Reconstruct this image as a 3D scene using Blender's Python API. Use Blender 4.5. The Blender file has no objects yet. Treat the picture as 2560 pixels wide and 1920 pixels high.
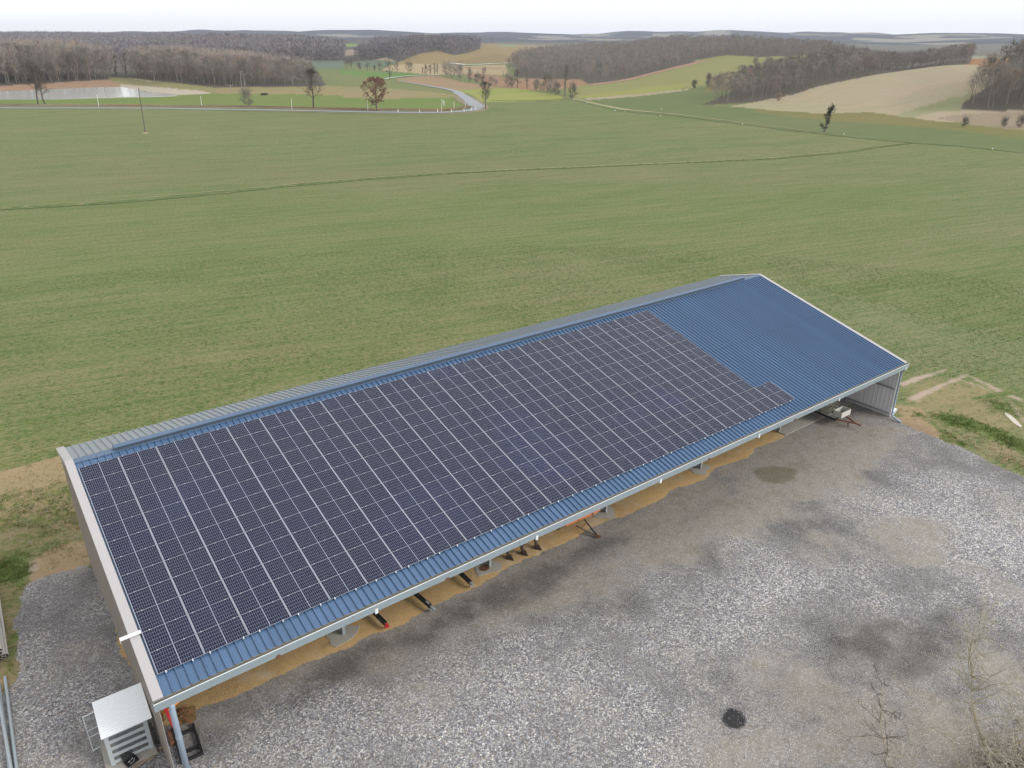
import bpy, bmesh, math, random
import numpy as np
from mathutils import Vector, Matrix
random.seed(7); rng = np.random.default_rng(11)
R = math.radians
SC = bpy.context.scene
COL = SC.collection

# ------------------------------------------------------------------ camera, sky, sun, exposure
F_PX, YAW, PITCH, ROLL = 1898.96, R(-36.848), R(-24.250), R(-0.0715)   # focal length in photo pixels (2560 wide)
CAM = np.array([-2.2817, -25.6627, 27.066])
def rotm(a, b, c):
    ca, sa = math.cos(a), math.sin(a); Rz = np.array([[ca, -sa, 0], [sa, ca, 0], [0, 0, 1]])
    cb, sb = math.cos(b), math.sin(b); Rx = np.array([[1, 0, 0], [0, cb, -sb], [0, sb, cb]])
    cc, sc = math.cos(c), math.sin(c); Ry = np.array([[cc, 0, -sc], [0, 1, 0], [sc, 0, cc]])
    return Rz @ Rx @ Ry
RC = rotm(YAW, PITCH, ROLL)
cd = bpy.data.cameras.new('camera'); cam = bpy.data.objects.new('camera', cd); COL.objects.link(cam)
cd.sensor_fit = 'HORIZONTAL'; cd.sensor_width = 36; cd.lens = F_PX / 2560 * 36
cd.clip_start = 0.5; cd.clip_end = 30000
r_, f_, u_ = RC[:, 0], RC[:, 1], RC[:, 2]
cam.matrix_world = Matrix(((r_[0], u_[0], -f_[0], CAM[0]), (r_[1], u_[1], -f_[1], CAM[1]), (r_[2], u_[2], -f_[2], CAM[2]), (0, 0, 0, 1)))
SC.camera = cam

SUN_EL, SUN_AZ = 33, 140          # azimuth clockwise from +Y
world = bpy.data.worlds.new('World'); SC.world = world; world.use_nodes = True
nt = world.node_tree; bg = nt.nodes['Background']
sky = nt.nodes.new('ShaderNodeTexSky'); sky.sky_type = 'NISHITA'; sky.sun_disc = False
sky.sun_elevation = R(SUN_EL); sky.sun_rotation = R(SUN_AZ)
sky.air_density = 1.0; sky.dust_density = 1.0; sky.ozone_density = 1.0; sky.altitude = 200
hs = nt.nodes.new('ShaderNodeHueSaturation'); hs.inputs['Saturation'].default_value = 0.07; hs.inputs['Value'].default_value = 1.0
nt.links.new(sky.outputs[0], hs.inputs['Color']); cl = nt.nodes.new('ShaderNodeMix'); cl.data_type = 'RGBA'; cl.blend_type = 'LIGHTEN'; cl.inputs[0].default_value = 1.0
cl.inputs[7].default_value = (5.3, 5.3, 5.35, 1)      # even white cloud layer
nt.links.new(hs.outputs[0], cl.inputs[6]); nt.links.new(cl.outputs[2], bg.inputs[0])
bg.inputs[1].default_value = 0.15
sd = bpy.data.lights.new('sun', 'SUN'); sun = bpy.data.objects.new('sun', sd); COL.objects.link(sun)
sd.energy = 1.5; sd.angle = R(22); sd.color = (1, 0.965, 0.91)
az, el = R(SUN_AZ), R(SUN_EL)
sdir = Vector((math.sin(az) * math.cos(el), math.cos(az) * math.cos(el), math.sin(el)))
sun.rotation_euler = sdir.to_track_quat('Z', 'Y').to_euler()
SC.view_settings.view_transform = 'Standard'; SC.view_settings.look = 'None'
SC.view_settings.gamma = 1; SC.view_settings.exposure = 0.50
SC.render.engine = 'CYCLES'
SC.cycles.max_bounces = 6; SC.cycles.transparent_max_bounces = 8; SC.cycles.volume_bounces = 0

# ------------------------------------------------------------------ photo pixel <-> ground point
def ray(u, v):
    d = RC @ np.array([(u - 1280) / F_PX, 1, -(v - 960) / F_PX]); return d
def G(u, v, z=0.0):
    d = ray(u, v); t = (z - CAM[2]) / d[2]; p = CAM + t * d; return np.array([p[0], p[1], z])
def project(P):
    d = (np.asarray(P) - CAM) @ RC
    w = np.maximum(d[..., 1], 1e-3)
    u = 1280 + F_PX * d[..., 0] / w; v = 960 - F_PX * d[..., 2] / w
    return np.where(d[..., 1] > 0.5, u, -1e5), np.where(d[..., 1] > 0.5, v, -1e5)
def inpoly(x, y, poly):
    x = np.asarray(x, float); y = np.asarray(y, float); res = np.zeros(x.shape, bool)
    P = np.asarray(poly, float); n = len(P); j = n - 1
    bb = (x >= P[:, 0].min()) & (x <= P[:, 0].max()) & (y >= P[:, 1].min()) & (y <= P[:, 1].max())
    xs, ys = x[bb], y[bb]; c = np.zeros(xs.shape, bool)
    for i in range(n):
        xi, yi = P[i]; xj, yj = P[j]
        if yi != yj:
            m = ((yi > ys) != (yj > ys)) & (xs < (xj - xi) * (ys - yi) / (yj - yi) + xi); c ^= m
        j = i
    res[bb] = c; return res

# ------------------------------------------------------------------ naming helpers
def tag(o, label=None, cat=None, group=None, kind=None):
    if label: o['label'] = label
    if cat: o['category'] = cat
    if group: o['group'] = group
    if kind: o['kind'] = kind
    return o
def empty(name, loc, rot=(0, 0, 0), label=None, cat=None, group=None):
    o = bpy.data.objects.new(name, None); o.empty_display_size = 0.3; COL.objects.link(o)
    o.location = loc; o.rotation_euler = rot; return tag(o, label, cat, group)
def copy_tree(o, parent=None):
    c = o.copy(); COL.objects.link(c); c.parent = parent
    for ch in KIDS.get(o.name, []):
        d = copy_tree(ch, c); KIDS.setdefault(c.name, []).append(d)
    return c
KIDS = {}
def setparent(o, p):
    if p is not None:
        o.parent = p; KIDS.setdefault(p.name, []).append(o)
    return o

class MB:
    def __init__(s): s.v = []; s.f = []; s.m = []
    def add(s, vs, fs, m=0):
        n = len(s.v); s.v += [tuple(map(float, p)) for p in vs]
        s.f += [tuple(i + n for i in q) for q in fs]; s.m += [m] * len(fs); return s
    def box(s, a, b, m=0, M=None):
        x0, y0, z0 = a; x1, y1, z1 = b
        vs = [(x0, y0, z0), (x1, y0, z0), (x1, y1, z0), (x0, y1, z0), (x0, y0, z1), (x1, y0, z1), (x1, y1, z1), (x0, y1, z1)]
        if M is not None: vs = [tuple(M @ Vector(p)) for p in vs]
        return s.add(vs, [(0, 3, 2, 1), (4, 5, 6, 7), (0, 1, 5, 4), (1, 2, 6, 5), (2, 3, 7, 6), (3, 0, 4, 7)], m)
    def bar(s, p, q, w, h, m=0, up=(0, 0, 1)):
        p = Vector(p); q = Vector(q); d = (q - p); L = d.length; d.normalize(); upv = Vector(up)
        if abs(d.dot(upv)) > 0.97: upv = Vector((1, 0, 0))
        x = d.cross(upv).normalized(); z = x.cross(d).normalized()
        vs = []
        for e in (p, q):
            for sx, sz in ((-1, -1), (1, -1), (1, 1), (-1, 1)): vs.append(e + x * sx * w / 2 + z * sz * h / 2)
        return s.add(vs, [(0, 1, 2, 3), (7, 6, 5, 4), (0, 4, 5, 1), (1, 5, 6, 2), (2, 6, 7, 3), (3, 7, 4, 0)], m)
    def tube(s, pts, rs, n=8, m=0, cap=True):
        pts = [Vector(p) for p in pts]
        if not hasattr(rs, '__len__'): rs = [rs] * len(pts)
        base = len(s.v); ref = None
        for i, p in enumerate(pts):
            d = (pts[min(i + 1, len(pts) - 1)] - pts[max(i - 1, 0)]).normalized()
            if ref is None:
                ref = Vector((0, 0, 1)) if abs(d.z) < 0.9 else Vector((1, 0, 0))
            x = d.cross(ref).normalized(); y = d.cross(x).normalized(); ref = -y if False else ref
            for k in range(n):
                a = 2 * math.pi * k / n; s.v.append(tuple(p + (x * math.cos(a) + y * math.sin(a)) * rs[i]))
        for i in range(len(pts) - 1):
            for k in range(n):
                a = base + i * n + k; b = base + i * n + (k + 1) % n
                s.f.append((a, b, b + n, a + n)); s.m.append(m)
        if cap:
            s.f.append(tuple(base + k for k in range(n))[::-1]); s.m.append(m)
            s.f.append(tuple(base + (len(pts) - 1) * n + k for k in range(n))); s.m.append(m)
        return s
    def build(s, name, mats, parent=None, smooth=False, bevel=0):
        me = bpy.data.meshes.new(name)
        if not isinstance(mats, (list, tuple)): mats = [mats]
        me.from_pydata(s.v, [], s.f)
        for mm in mats: me.materials.append(mm)
        me.polygons.foreach_set('material_index', s.m)
        if smooth: me.polygons.foreach_set('use_smooth', [True] * len(s.f))
        me.update()
        o = bpy.data.objects.new(name, me); COL.objects.link(o)
        if bevel:
            b = o.modifiers.new('bevel', 'BEVEL'); b.width = bevel; b.segments = 2; b.limit_method = 'ANGLE'
        return setparent(o, parent)
def np_mesh(name, V, Fq, mats, smooth=False, parent=None, mi=None):
    """V (n,3), Fq (m,k) with k 3 or 4"""
    me = bpy.data.meshes.new(name); V = np.asarray(V, np.float32); Fq = np.asarray(Fq, np.int32)
    m, k = Fq.shape
    me.vertices.add(len(V)); me.vertices.foreach_set('co', V.ravel())
    me.loops.add(m * k); me.loops.foreach_set('vertex_index', Fq.ravel())
    me.polygons.add(m); me.polygons.foreach_set('loop_start', np.arange(0, m * k, k, dtype=np.int32))
    if smooth: me.polygons.foreach_set('use_smooth', np.ones(m, bool))
    if not isinstance(mats, (list, tuple)): mats = [mats]
    for mm in mats: me.materials.append(mm)
    if mi is not None: me.polygons.foreach_set('material_index', np.asarray(mi, np.int32))
    me.update(calc_edges=True)
    o = bpy.data.objects.new(name, me); COL.objects.link(o)
    return setparent(o, parent)

# ------------------------------------------------------------------ material helpers
class NB:
    """tiny node builder"""
    def __init__(s, name):
        s.mat = bpy.data.materials.new(name); s.mat.use_nodes = True; s.t = s.mat.node_tree
        s.bsdf = s.t.nodes['Principled BSDF']; s.out = s.t.nodes['Material Output']
    def n(s, typ, ins=None, **kw):
        nd = s.t.nodes.new(typ)
        for k, v in kw.items(): setattr(nd, k, v)
        for k, v in (ins or {}).items():
            if isinstance(v, bpy.types.NodeSocket): s.t.links.new(v, nd.inputs[k])
            else: nd.inputs[k].default_value = v
        return nd
    def math(s, op, a, b=0.0, c=0.0, clamp=False):
        nd = s.n('ShaderNodeMath', operation=op); nd.use_clamp = clamp
        for i, v in enumerate((a, b, c)):
            if isinstance(v, bpy.types.NodeSocket): s.t.links.new(v, nd.inputs[i])
            else: nd.inputs[i].default_value = v
        return nd.outputs[0]
    def mix(s, fac, a, b, mode='MIX'):
        nd = s.n('ShaderNodeMix', data_type='RGBA', blend_type=mode)
        for i, v in ((0, fac), (6, a), (7, b)):
            if isinstance(v, bpy.types.NodeSocket): s.t.links.new(v, nd.inputs[i])
            else: nd.inputs[i].default_value = v if i == 0 else (tuple(v) + (1,))[:4]
        return nd.outputs[2]
    def ramp(s, fac, stops, interp='LINEAR'):
        nd = s.n('ShaderNodeValToRGB'); cr = nd.color_ramp; cr.interpolation = interp
        while len(cr.elements) < len(stops): cr.elements.new(0.5)
        for e, (p, c) in zip(cr.elements, stops): e.position = p; e.color = c if len(c) == 4 else tuple(c) + (1,)
        s.t.links.new(fac, nd.inputs[0]); return nd.outputs[0]
    def noise(s, vec, scale, detail=3, rough=0.55, dist=0.0):
        nd = s.n('ShaderNodeTexNoise', {'Scale': scale, 'Detail': detail, 'Roughness': rough, 'Distortion': dist})
        if vec is not None: s.t.links.new(vec, nd.inputs['Vector'])
        return nd.outputs['Fac']
    def smooth(s, x, a, b):
        nd = s.n('ShaderNodeMapRange', interpolation_type='SMOOTHSTEP')
        s.t.links.new(x, nd.inputs[0])
        for i, v in ((1, a), (2, b)): 
            if isinstance(v, bpy.types.NodeSocket): s.t.links.new(v, nd.inputs[i])
            else: nd.inputs[i].default_value = v
        return nd.outputs[0]
    def mapping(s, vec, scale=(1, 1, 1), rotz=0.0):
        nd = s.n('ShaderNodeMapping'); s.t.links.new(vec, nd.inputs[0])
        nd.inputs['Rotation'].default_value = (0, 0, rotz); nd.inputs['Scale'].default_value = scale
        return nd.outputs[0]
    def set(s, k, v):
        if isinstance(v, bpy.types.NodeSocket): s.t.links.new(v, s.bsdf.inputs[k])
        else: s.bsdf.inputs[k].default_value = v
    def bump(s, h, strength, dist):
        nd = s.n('ShaderNodeBump', {'Strength': strength, 'Distance': dist}); s.t.links.new(h, nd.inputs['Height'])
        s.set('Normal', nd.outputs[0])

def simple(name, c, rough=0.6, metal=0.0, var=0.12, scale=1.5, fine=0.06, fscale=30, bump=0.0, spec=0.5, dirt=None):
    b = NB(name); tc = b.n('ShaderNodeTexCoord').outputs['Object']
    n1 = b.noise(tc, scale, 4, 0.6); n2 = b.noise(tc, fscale, 3, 0.6)
    k = b.math('MULTIPLY_ADD', b.math('SUBTRACT', n1, 0.5), var * 2.2, 1.0)
    k = b.math('ADD', k, b.math('MULTIPLY', b.math('SUBTRACT', n2, 0.5), fine * 2.2))
    col = b.mix(1.0, c, (1, 1, 1), 'MULTIPLY')
    cc = b.n('ShaderNodeVectorMath', operation='SCALE'); cc.inputs[0].default_value = c; b.t.links.new(k, cc.inputs['Scale'])
    colr = cc.outputs[0]
    if dirt:
        dc, lo, hi = dirt; n3 = b.noise(tc, scale * 2.3, 5, 0.65)
        colr = b.mix(b.smooth(n3, lo, hi), colr, dc)
    b.set('Base Color', colr); b.set('Roughness', rough); b.set('Metallic', metal); b.set('Specular IOR Level', spec)
    if bump: b.bump(n2, 0.6, bump)
    return b.mat

# ------------------------------------------------------------------ terrain: heights along 15 bearings
def bearing(u, v=150):
    d = ray(u, v); return math.atan2(d[0], d[1])
HEAD = math.atan2(f_[0], f_[1])
def tandep(u, v):
    d = ray(u, v); return -d[2] / math.hypot(d[0], d[1])
KN = {  # photo column: (kind, row, value); 'z' = height known, distance follows; 'd' = distance known, height follows; 'a' = distance, height
 -300: [('z',274,.5),('z',247,1.5),('z',226,1.5),('z',214,3),('a',700,5.5),('a',1150,4),('d',98,2500),('a',3400,25),('d',89,5200)],
 0:    [('z',272,.5),('z',247,1.5),('z',228,1.5),('z',213,3),('a',700,5.5),('a',1150,4),('d',97,2500),('a',3400,25),('d',89,5200)],
 300:  [('z',272,.5),('z',243,1.5),('z',217,1.5),('z',196,4),('a',760,5),('a',1200,4),('d',100,2500),('a',3400,25),('d',88,5200)],
 430:  [('z',272,.5),('z',239,1.5),('z',232,1.5),('z',207,4.5),('a',740,5),('a',1100,3),('d',101,2100),('a',3000,25),('d',87,5200)],
 560:  [('z',272,.5),('z',232,2),('z',215,3),('a',700,3.2),('a',1100,2),('d',104,1800),('a',2600,20),('d',85,5200)],
 760:  [('z',273,.5),('z',215,3),('z',182,4),('z',166,5),('d',157,900),('d',110,1750),('a',2500,25),('d',84,5200)],
 900:  [('z',276,.5),('z',215,3),('z',180,4),('z',165,5),('d',152,1000),('d',140,1200),('d',112,1900),('a',2500,30),('d',83,5200)],
 1050: [('z',280,.5),('z',220,2.5),('z',180,5),('z',165,5),('d',152,950),('d',128,1150),('d',112,1500),('a',2300,20),('d',84,5200)],
 1200: [('z',280,.5),('z',190,4),('z',160,6),('d',145,1050),('d',120,1400),('d',112,1800),('a',2500,20),('d',85,5200)],
 1350: [('z',255,1),('z',200,4),('z',163,7),('d',140,1150),('d',117,1700),('a',2400,15),('d',86,5200)],
 1500: [('z',262,1),('z',210,3),('d',172,750),('d',142,1000),('d',124,1250),('a',1900,8),('d',84,5200)],
 1700: [('z',275,1),('z',215,3),('d',165,680),('d',128,950),('d',108,1100),('a',1800,10),('d',82,5200)],
 1850: [('z',285,1),('z',225,3),('z',205,4),('d',139,800),('d',112,1000),('a',1600,8),('d',84,5200)],
 2060: [('z',290,.5),('z',266,1),('d',215,440),('d',165,600),('d',134,850),('d',128,1000),('a',1500,5),('d',88,5200)],
 2240: [('z',290,.5),('z',272,1),('d',215,440),('d',178,560),('a',680,7),('a',1500,0),('d',90,5200)],
 2440: [('z',300,.5),('z',280,1.5),('d',205,420),('d',165,560),('d',147,760),('a',1000,6),('a',1500,0),('d',88,5200)],
 2620: [('z',318,.3),('z',284,1.5),('d',200,420),('d',165,560),('d',146,760),('a',1000,6),('a',1500,0),('d',89,5200)],
 2960: [('z',330,.3),('z',290,1.5),('d',205,420),('d',170,560),('d',150,760),('a',1000,6),('a',1500,0),('d',90,5200)],
}
DR = np.concatenate([np.linspace(2, 20, 25)[:-1], 20 * 1.0125 ** np.arange(0, 462)])
DR = DR[DR < 6200]; ND = len(DR)
LD = np.log(DR)
def profile(u, kn):
    pts = [(0, 0), (180, 0)]
    for k, a, b in kn:
        if k == 'z': pts.append(((CAM[2] - b) / tandep(u, a), b))
        elif k == 'd': pts.append((b, CAM[2] - b * tandep(u, a)))
        else: pts.append((a, b))
    pts.append((6300, pts[-1][1] - 15))
    ds = np.array([p[0] for p in pts]); zs = np.array([p[1] for p in pts])
    z = np.interp(DR, ds, zs)
    k = np.exp(-0.5 * (np.arange(-8, 9) / 2.6) ** 2); k /= k.sum()
    zp = np.pad(z, 8, mode='edge'); zz = np.convolve(zp, k, 'valid')
    return np.where(DR < 200, 0, zz)
us = sorted(KN); PB = np.array([bearing(u) for u in us]); PZ = np.array([profile(u, KN[u]) for u in us])
AZF = np.arange(HEAD - R(46), HEAD + R(46), R(0.11))
AZC = np.arange(HEAD + R(46), HEAD - R(46) + 2 * math.pi, R(3))
AZ = np.concatenate([AZF, AZC]); NA = len(AZ)
def wrapaz(a): return (a - HEAD + math.pi) % (2 * math.pi) - math.pi + HEAD
def heights(A, jj=None):
    a = wrapaz(A); i = np.clip(np.searchsorted(PB, a) - 1, 0, len(PB) - 2)
    t = np.clip((a - PB[i]) / (PB[i + 1] - PB[i]), 0, 1); t = t * t * (3 - 2 * t)
    return PZ[i] * (1 - t)[:, None] + PZ[i + 1] * t[:, None]
HZ = heights(AZ)
def vnoise(x, y, seed=0):
    """smooth value noise"""
    r = np.random.default_rng(seed); T = r.random((256, 256))
    xi = np.floor(x).astype(int); yi = np.floor(y).astype(int); fx = x - xi; fy = y - yi
    fx = fx * fx * (3 - 2 * fx); fy = fy * fy * (3 - 2 * fy)
    g = lambda a, b: T[a % 256, b % 256]
    return (g(xi, yi) * (1 - fx) + g(xi + 1, yi) * fx) * (1 - fy) + (g(xi, yi + 1) * (1 - fx) + g(xi + 1, yi + 1) * fx) * fy
AA, DD = np.meshgrid(AZ, DR, indexing='ij')
TX = CAM[0] + DD * np.sin(AA); TY = CAM[1] + DD * np.cos(AA)
amp = np.clip((DD - 900) / 2500, 0, 1)
HZ = HZ + amp * 11 * (vnoise(TX / 520, TY / 520, 1) - 0.5) + amp * 6 * (vnoise(TX / 190, TY / 190, 2) - 0.5) * (DD > 700)
HZ = HZ + np.clip((DD - 3600) / 900, 0, 1) * (38 * (vnoise(TX / 420, TY / 420, 5) - 0.42) + 16 * (vnoise(TX / 170, TY / 170, 6) - .5))
def H(x, y):
    x = np.asarray(x, float); y = np.asarray(y, float)
    d = np.hypot(x - CAM[0], y - CAM[1]); a = wrapaz(np.arctan2(x - CAM[0], y - CAM[1]))
    fa = np.clip((a - AZ[0]) / R(0.11), 0, len(AZF) - 1.001); ia = fa.astype(int); ta = fa - ia
    fd = np.clip(np.interp(np.clip(d, DR[0], DR[-1]), DR, np.arange(ND)), 0, ND - 1.001); idd = fd.astype(int); td = fd - idd
    z = (HZ[ia, idd] * (1 - ta) + HZ[ia + 1, idd] * ta) * (1 - td) + (HZ[ia, idd + 1] * (1 - ta) + HZ[ia + 1, idd + 1] * ta) * td
    return np.where(d < 190, 0.0, z)
def T(u, v):
    """first terrain point seen at photo pixel (u, v)"""
    d = ray(u, v); hd = math.hypot(d[0], d[1]); s = d / hd
    D = np.concatenate([np.arange(40, 900, 0.5), np.arange(900, 6100, 3.0)])
    P = CAM[None] + D[:, None] * s[None]; hz = H(P[:, 0], P[:, 1]); k = np.argmax(P[:, 2] <= hz)
    if P[k, 2] > hz[k]: k = len(D) - 1
    return np.array([P[k, 0], P[k, 1], hz[k]])

# field colours, painted on the ground they belong to
def cv(ox, oy, s): return lambda *pts: [(ox + s * x, oy + s * y) for x, y in pts]
ZA = cv(0, 60, .3888); ZB = cv(850, 60, .3888); ZC = cv(1700, 60, .3888); ZD = cv(860, 70, .1944); ZE = cv(1280, 70, .217); ZF = cv(430, 70, .1944); ZH = cv(2100, 200, .208)
CROP = (.138, .158, .070); WOODF = (.085, .075, .058)
PAINT = [
 ([(-900, 60), (1010, 60), (1010, 150), (880, 158), (700, 168), (0, 200), (-900, 200)], WOODF),
 (ZF((1280, 420), (2212, 410), (2212, 520), (1830, 512), (1280, 495)), (.13, .17, .13)),
 (ZD((0, 205), (400, 203), (250, 242), (0, 238)), (.19, .26, .07)),
 (ZD((0, 285), (650, 200), (780, 212), (350, 300), (0, 370)), (.30, .235, .18)),
 (ZF((1250, 172), (1700, 180), (2212, 205), (2212, 240), (1500, 215)), (.22, .23, .11)),
 (ZD((100, 440), (420, 405), (680, 430), (560, 500), (200, 505)), (.115, .155, .10)),
 (ZD((390, 408), (520, 365), (610, 405), (660, 432)), (.32, .26, .19)),
 (ZD((560, 490), (700, 440), (950, 340), (1200, 290), (1420, 350), (1600, 322), (1760, 265), (1750, 200)) + ZE((0, 190), (400, 195), (640, 200), (1000, 222), (900, 270), (400, 290), (170, 310), (100, 380)) + ZD((2212, 445), (1400, 452), (1000, 474)), (.265, .20, .095)),
 (ZD((1380, 440), (1700, 375), (1950, 325), (2212, 370), (2212, 450), (1400, 452)), (.24, .175, .085)),
 (ZD((2000, 215), (2212, 220), (2212, 245), (2050, 240)), (.22, .26, .14)),
 (ZE((0, 320), (165, 300), (150, 325), (30, 345)), (.42, .34, .25)),
 (ZD((500, 545), (580, 480), (900, 462), (1350, 468), (1560, 488), (2080, 470), (2120, 610), (1550, 595), (1200, 603), (900, 582)), (.37, .295, .18)),
 (ZD((1200, 500), (2060, 505), (2030, 530), (1250, 530)), (.31, .235, .14)),
 (ZD((640, 662), (900, 620), (1210, 612), (1500, 690), (2060, 765), (1900, 785), (1500, 795), (1400, 802), (1000, 732), (700, 684)), (.30, .215, .135)),
 (ZD((1530, 605), (1780, 585)) + ZE((0, 582), (260, 585), (790, 590), (880, 652), (690, 688), (560, 700), (200, 730), (0, 700)) + ZD((2050, 770), (1850, 720)), (.29, .185, .115)),
 (ZD((1400, 802), (1500, 795), (2050, 770)) + ZE((0, 695), (200, 715), (560, 785), (600, 825), (0, 852)) + ZD((1860, 957), (1780, 955), (1620, 850)), (.265, .285, .085)),
 (ZE((560, 700), (690, 685), (870, 655), (1200, 620), (1600, 530), (2212, 380)) + ZC((60, 240), (300, 200), (520, 212), (960, 190), (900, 270), (650, 320), (390, 370), (250, 385), (0, 420)) + ZE((2050, 700), (1400, 770), (850, 812), (740, 812), (690, 770)), (.232, .232, .092)),
 (ZE((730, 790), (1500, 690), (2212, 620)) + ZC((60, 395), (0, 420)) + ZE((2050, 700), (1400, 770), (850, 812), (740, 812)), (.255, .26, .08)),
 (ZE((2050, 697), (1400, 765), (830, 812), (870, 832), (1400, 793), (2050, 718)), (.33, .28, .19)),
 (ZE((740, 828), (870, 832), (1400, 793), (2050, 720)) + ZC((0, 430), (390, 375), (350, 430), (140, 520), (700, 560), (1000, 577), (1220, 566), (1700, 632), (2260, 685), (2260, 825), (1500, 770), (1050, 715), (400, 650), (0, 605)) + ZE((1300, 965), (860, 875)), (.140, .168, .072)),
 (ZC((450, 536), (900, 567), (1220, 563), (1700, 630), (2260, 684), (2260, 745), (1600, 665), (1000, 625), (500, 572)), (.185, .170, .065)),
 (ZC((200, 370), (390, 370), (370, 425), (150, 440)), (.19, .165, .07)),
 (ZC((330, 530), (740, 450), (880, 400), (1280, 320), (1640, 270), (1900, 258), (2260, 300), (2260, 620), (1700, 632), (1220, 566), (900, 577), (600, 555)), (.35, .30, .205)),
 (ZH((640, 432), (960, 330), (1300, 225), (1800, 130), (1800, 240), (1450, 370), (1200, 372), (860, 452)), (.25, .26, .14)),
 (ZC((1650, 608), (1760, 585), (2260, 558), (2260, 690), (1900, 652)), (.28, .225, .16)),
 (ZC((1860, 205), (2260, 205), (2260, 310), (2130, 298), (1900, 262), (1800, 262)), (.30, .165, .07)),
 (ZC((1870, 205), (2060, 212), (2100, 222), (1860, 222)), (.24, .27, .17)),
 (ZA((-900, 500), (0, 485), (330, 478), (700, 470), (1100, 460), (1450, 450), (1900, 450), (2212, 462)) + ZD((300, 910), (600, 912), (1440, 890), (1570, 1040), (1500, 1062), (1000, 1068), (0, 1064)) + ZA((2212, 548), (1700, 550), (0, 538), (-900, 545)), (.150, .205, .055)),
 (ZA((1300, 410), (1920, 400), (2212, 395)) + ZD((0, 755), (600, 775), (1400, 850), (1470, 890), (600, 913), (0, 905)) + ZA((2212, 462), (1900, 450), (1450, 450), (1340, 440)), (.26, .225, .11)),
 (ZA((2030, 320), (2212, 318)) + ZD((0, 590), (500, 620), (700, 684), (1000, 740), (1400, 805), (1420, 850), (600, 778), (0, 757)) + ZA((2212, 400), (2050, 395)), (.175, .195, .080)),
 (ZD((-60, 535), (520, 570), (1180, 603), (800, 625), (640, 645), (530, 655), (0, 592), (-60, 590)), (.125, .215, .055)),
 (ZA((-900, 470), (-900, 400), (0, 392), (700, 352), (870, 345), (880, 380), (790, 410), (600, 416), (350, 425), (0, 445)), (.31, .205, .14)),
 (ZA((-900, 420), (-900, 120), (0, 120), (2000, 250), (2060, 330), (2100, 397), (1920, 404), (1380, 408), (870, 349), (700, 355), (0, 397)), WOODF),
 (ZA((700, 342), (880, 350), (1400, 412), (1370, 445), (1300, 432), (790, 387), (730, 372)), (.23, .215, .10)),
 (ZA((820, 346), (880, 350), (1000, 372), (960, 372)), (.38, .32, .24)),
 (ZA((780, 386), (1300, 431), (1370, 448), (1140, 457), (1000, 442), (770, 408)), (.42, .37, .30)),
 (ZD((380, 240), (950, 120), (1640, 150), (1760, 262), (1600, 322), (1400, 350), (1200, 292), (950, 338), (690, 438), (560, 370), (400, 408), (130, 425)), WOODF),
 (ZE((140, 340), (400, 290), (900, 230), (1300, 220), (2212, 90)) + ZC((0, 80), (1100, 130), (940, 195), (520, 212), (300, 200), (60, 240)) + ZE((2212, 382), (1600, 528), (1200, 618), (880, 655), (800, 592), (260, 585), (0, 560)), WOODF),
 (ZC((140, 522), (340, 430), (400, 370), (900, 270), (930, 195), (1880, 150), (1870, 256), (1640, 272), (1280, 322), (880, 402), (740, 452), (480, 502)), WOODF),
 (ZC((1800, 556), (1830, 500), (2000, 390), (2150, 300), (2260, 260), (2260, 558)), WOODF),
]
def paint_cols(X, Y, Z):
    U, Vv = project(np.stack([X, Y, Z], -1)); n = X.shape
    D = np.hypot(X - CAM[0], Y - CAM[1]); C = np.empty(n + (4,), np.float32); C[...] = CROP + (1,)
    jx = (vnoise(X / 5, Y / 5, 21) - .5) * 3 + (vnoise(X / 30, Y / 30, 22) - .5) * 3; jy = (vnoise(X / 6, Y / 6, 23) - .5) * 1.0
    for poly, c in PAINT:
        m = inpoly(U + jx, Vv + jy, poly) & (D > 230)
        C[m] = tuple(q * (.86 if c is not WOODF else 1) for q in c) + (0.45 if c is not WOODF else 0.2,)
    far = D > 2700; k = vnoise(X / 160, Y / 160, 8); k2 = vnoise(X / 420, Y / 420, 9)
    base = np.where(((k > .70) & (k2 > .5))[..., None], np.array([.22, .20, .15, .2]), np.array([.042, .046, .048, .2]))
    C[far] = base[far]
    mid = (D > 1250) & (D <= 2700) & (np.abs(C[..., 0] - CROP[0]) < .002); C[mid] = np.array([.12, .11, .08, .2])
    # broad bands of the crop itself
    near = D < 460; ca, sa = math.cos(R(14)), math.sin(R(14)); al = X * ca - Y * sa; ac = X * sa + Y * ca
    b = vnoise(ac / 7, al / 70, 31) * .35 + vnoise(ac / 28, al / 60, 32) * .65 - .5
    w = np.stack([1 + b * .22, 1 + b * .04, 1 + b * .26], -1)
    C[..., :3] = np.where(near[..., None], C[..., :3] * w, C[..., :3])
    bare = (.35 + .65 * vnoise(X / 14, Y / 14, 33)) * np.clip((85 - D) / 45, 0, 1) * .8 * np.clip((6 - X) / 14, .38, 1)
    t = np.clip(bare, 0, 1)[..., None]; C[..., :3] = C[..., :3] * (1 - t) + np.array([.27, .20, .12]) * t
    return C

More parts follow.
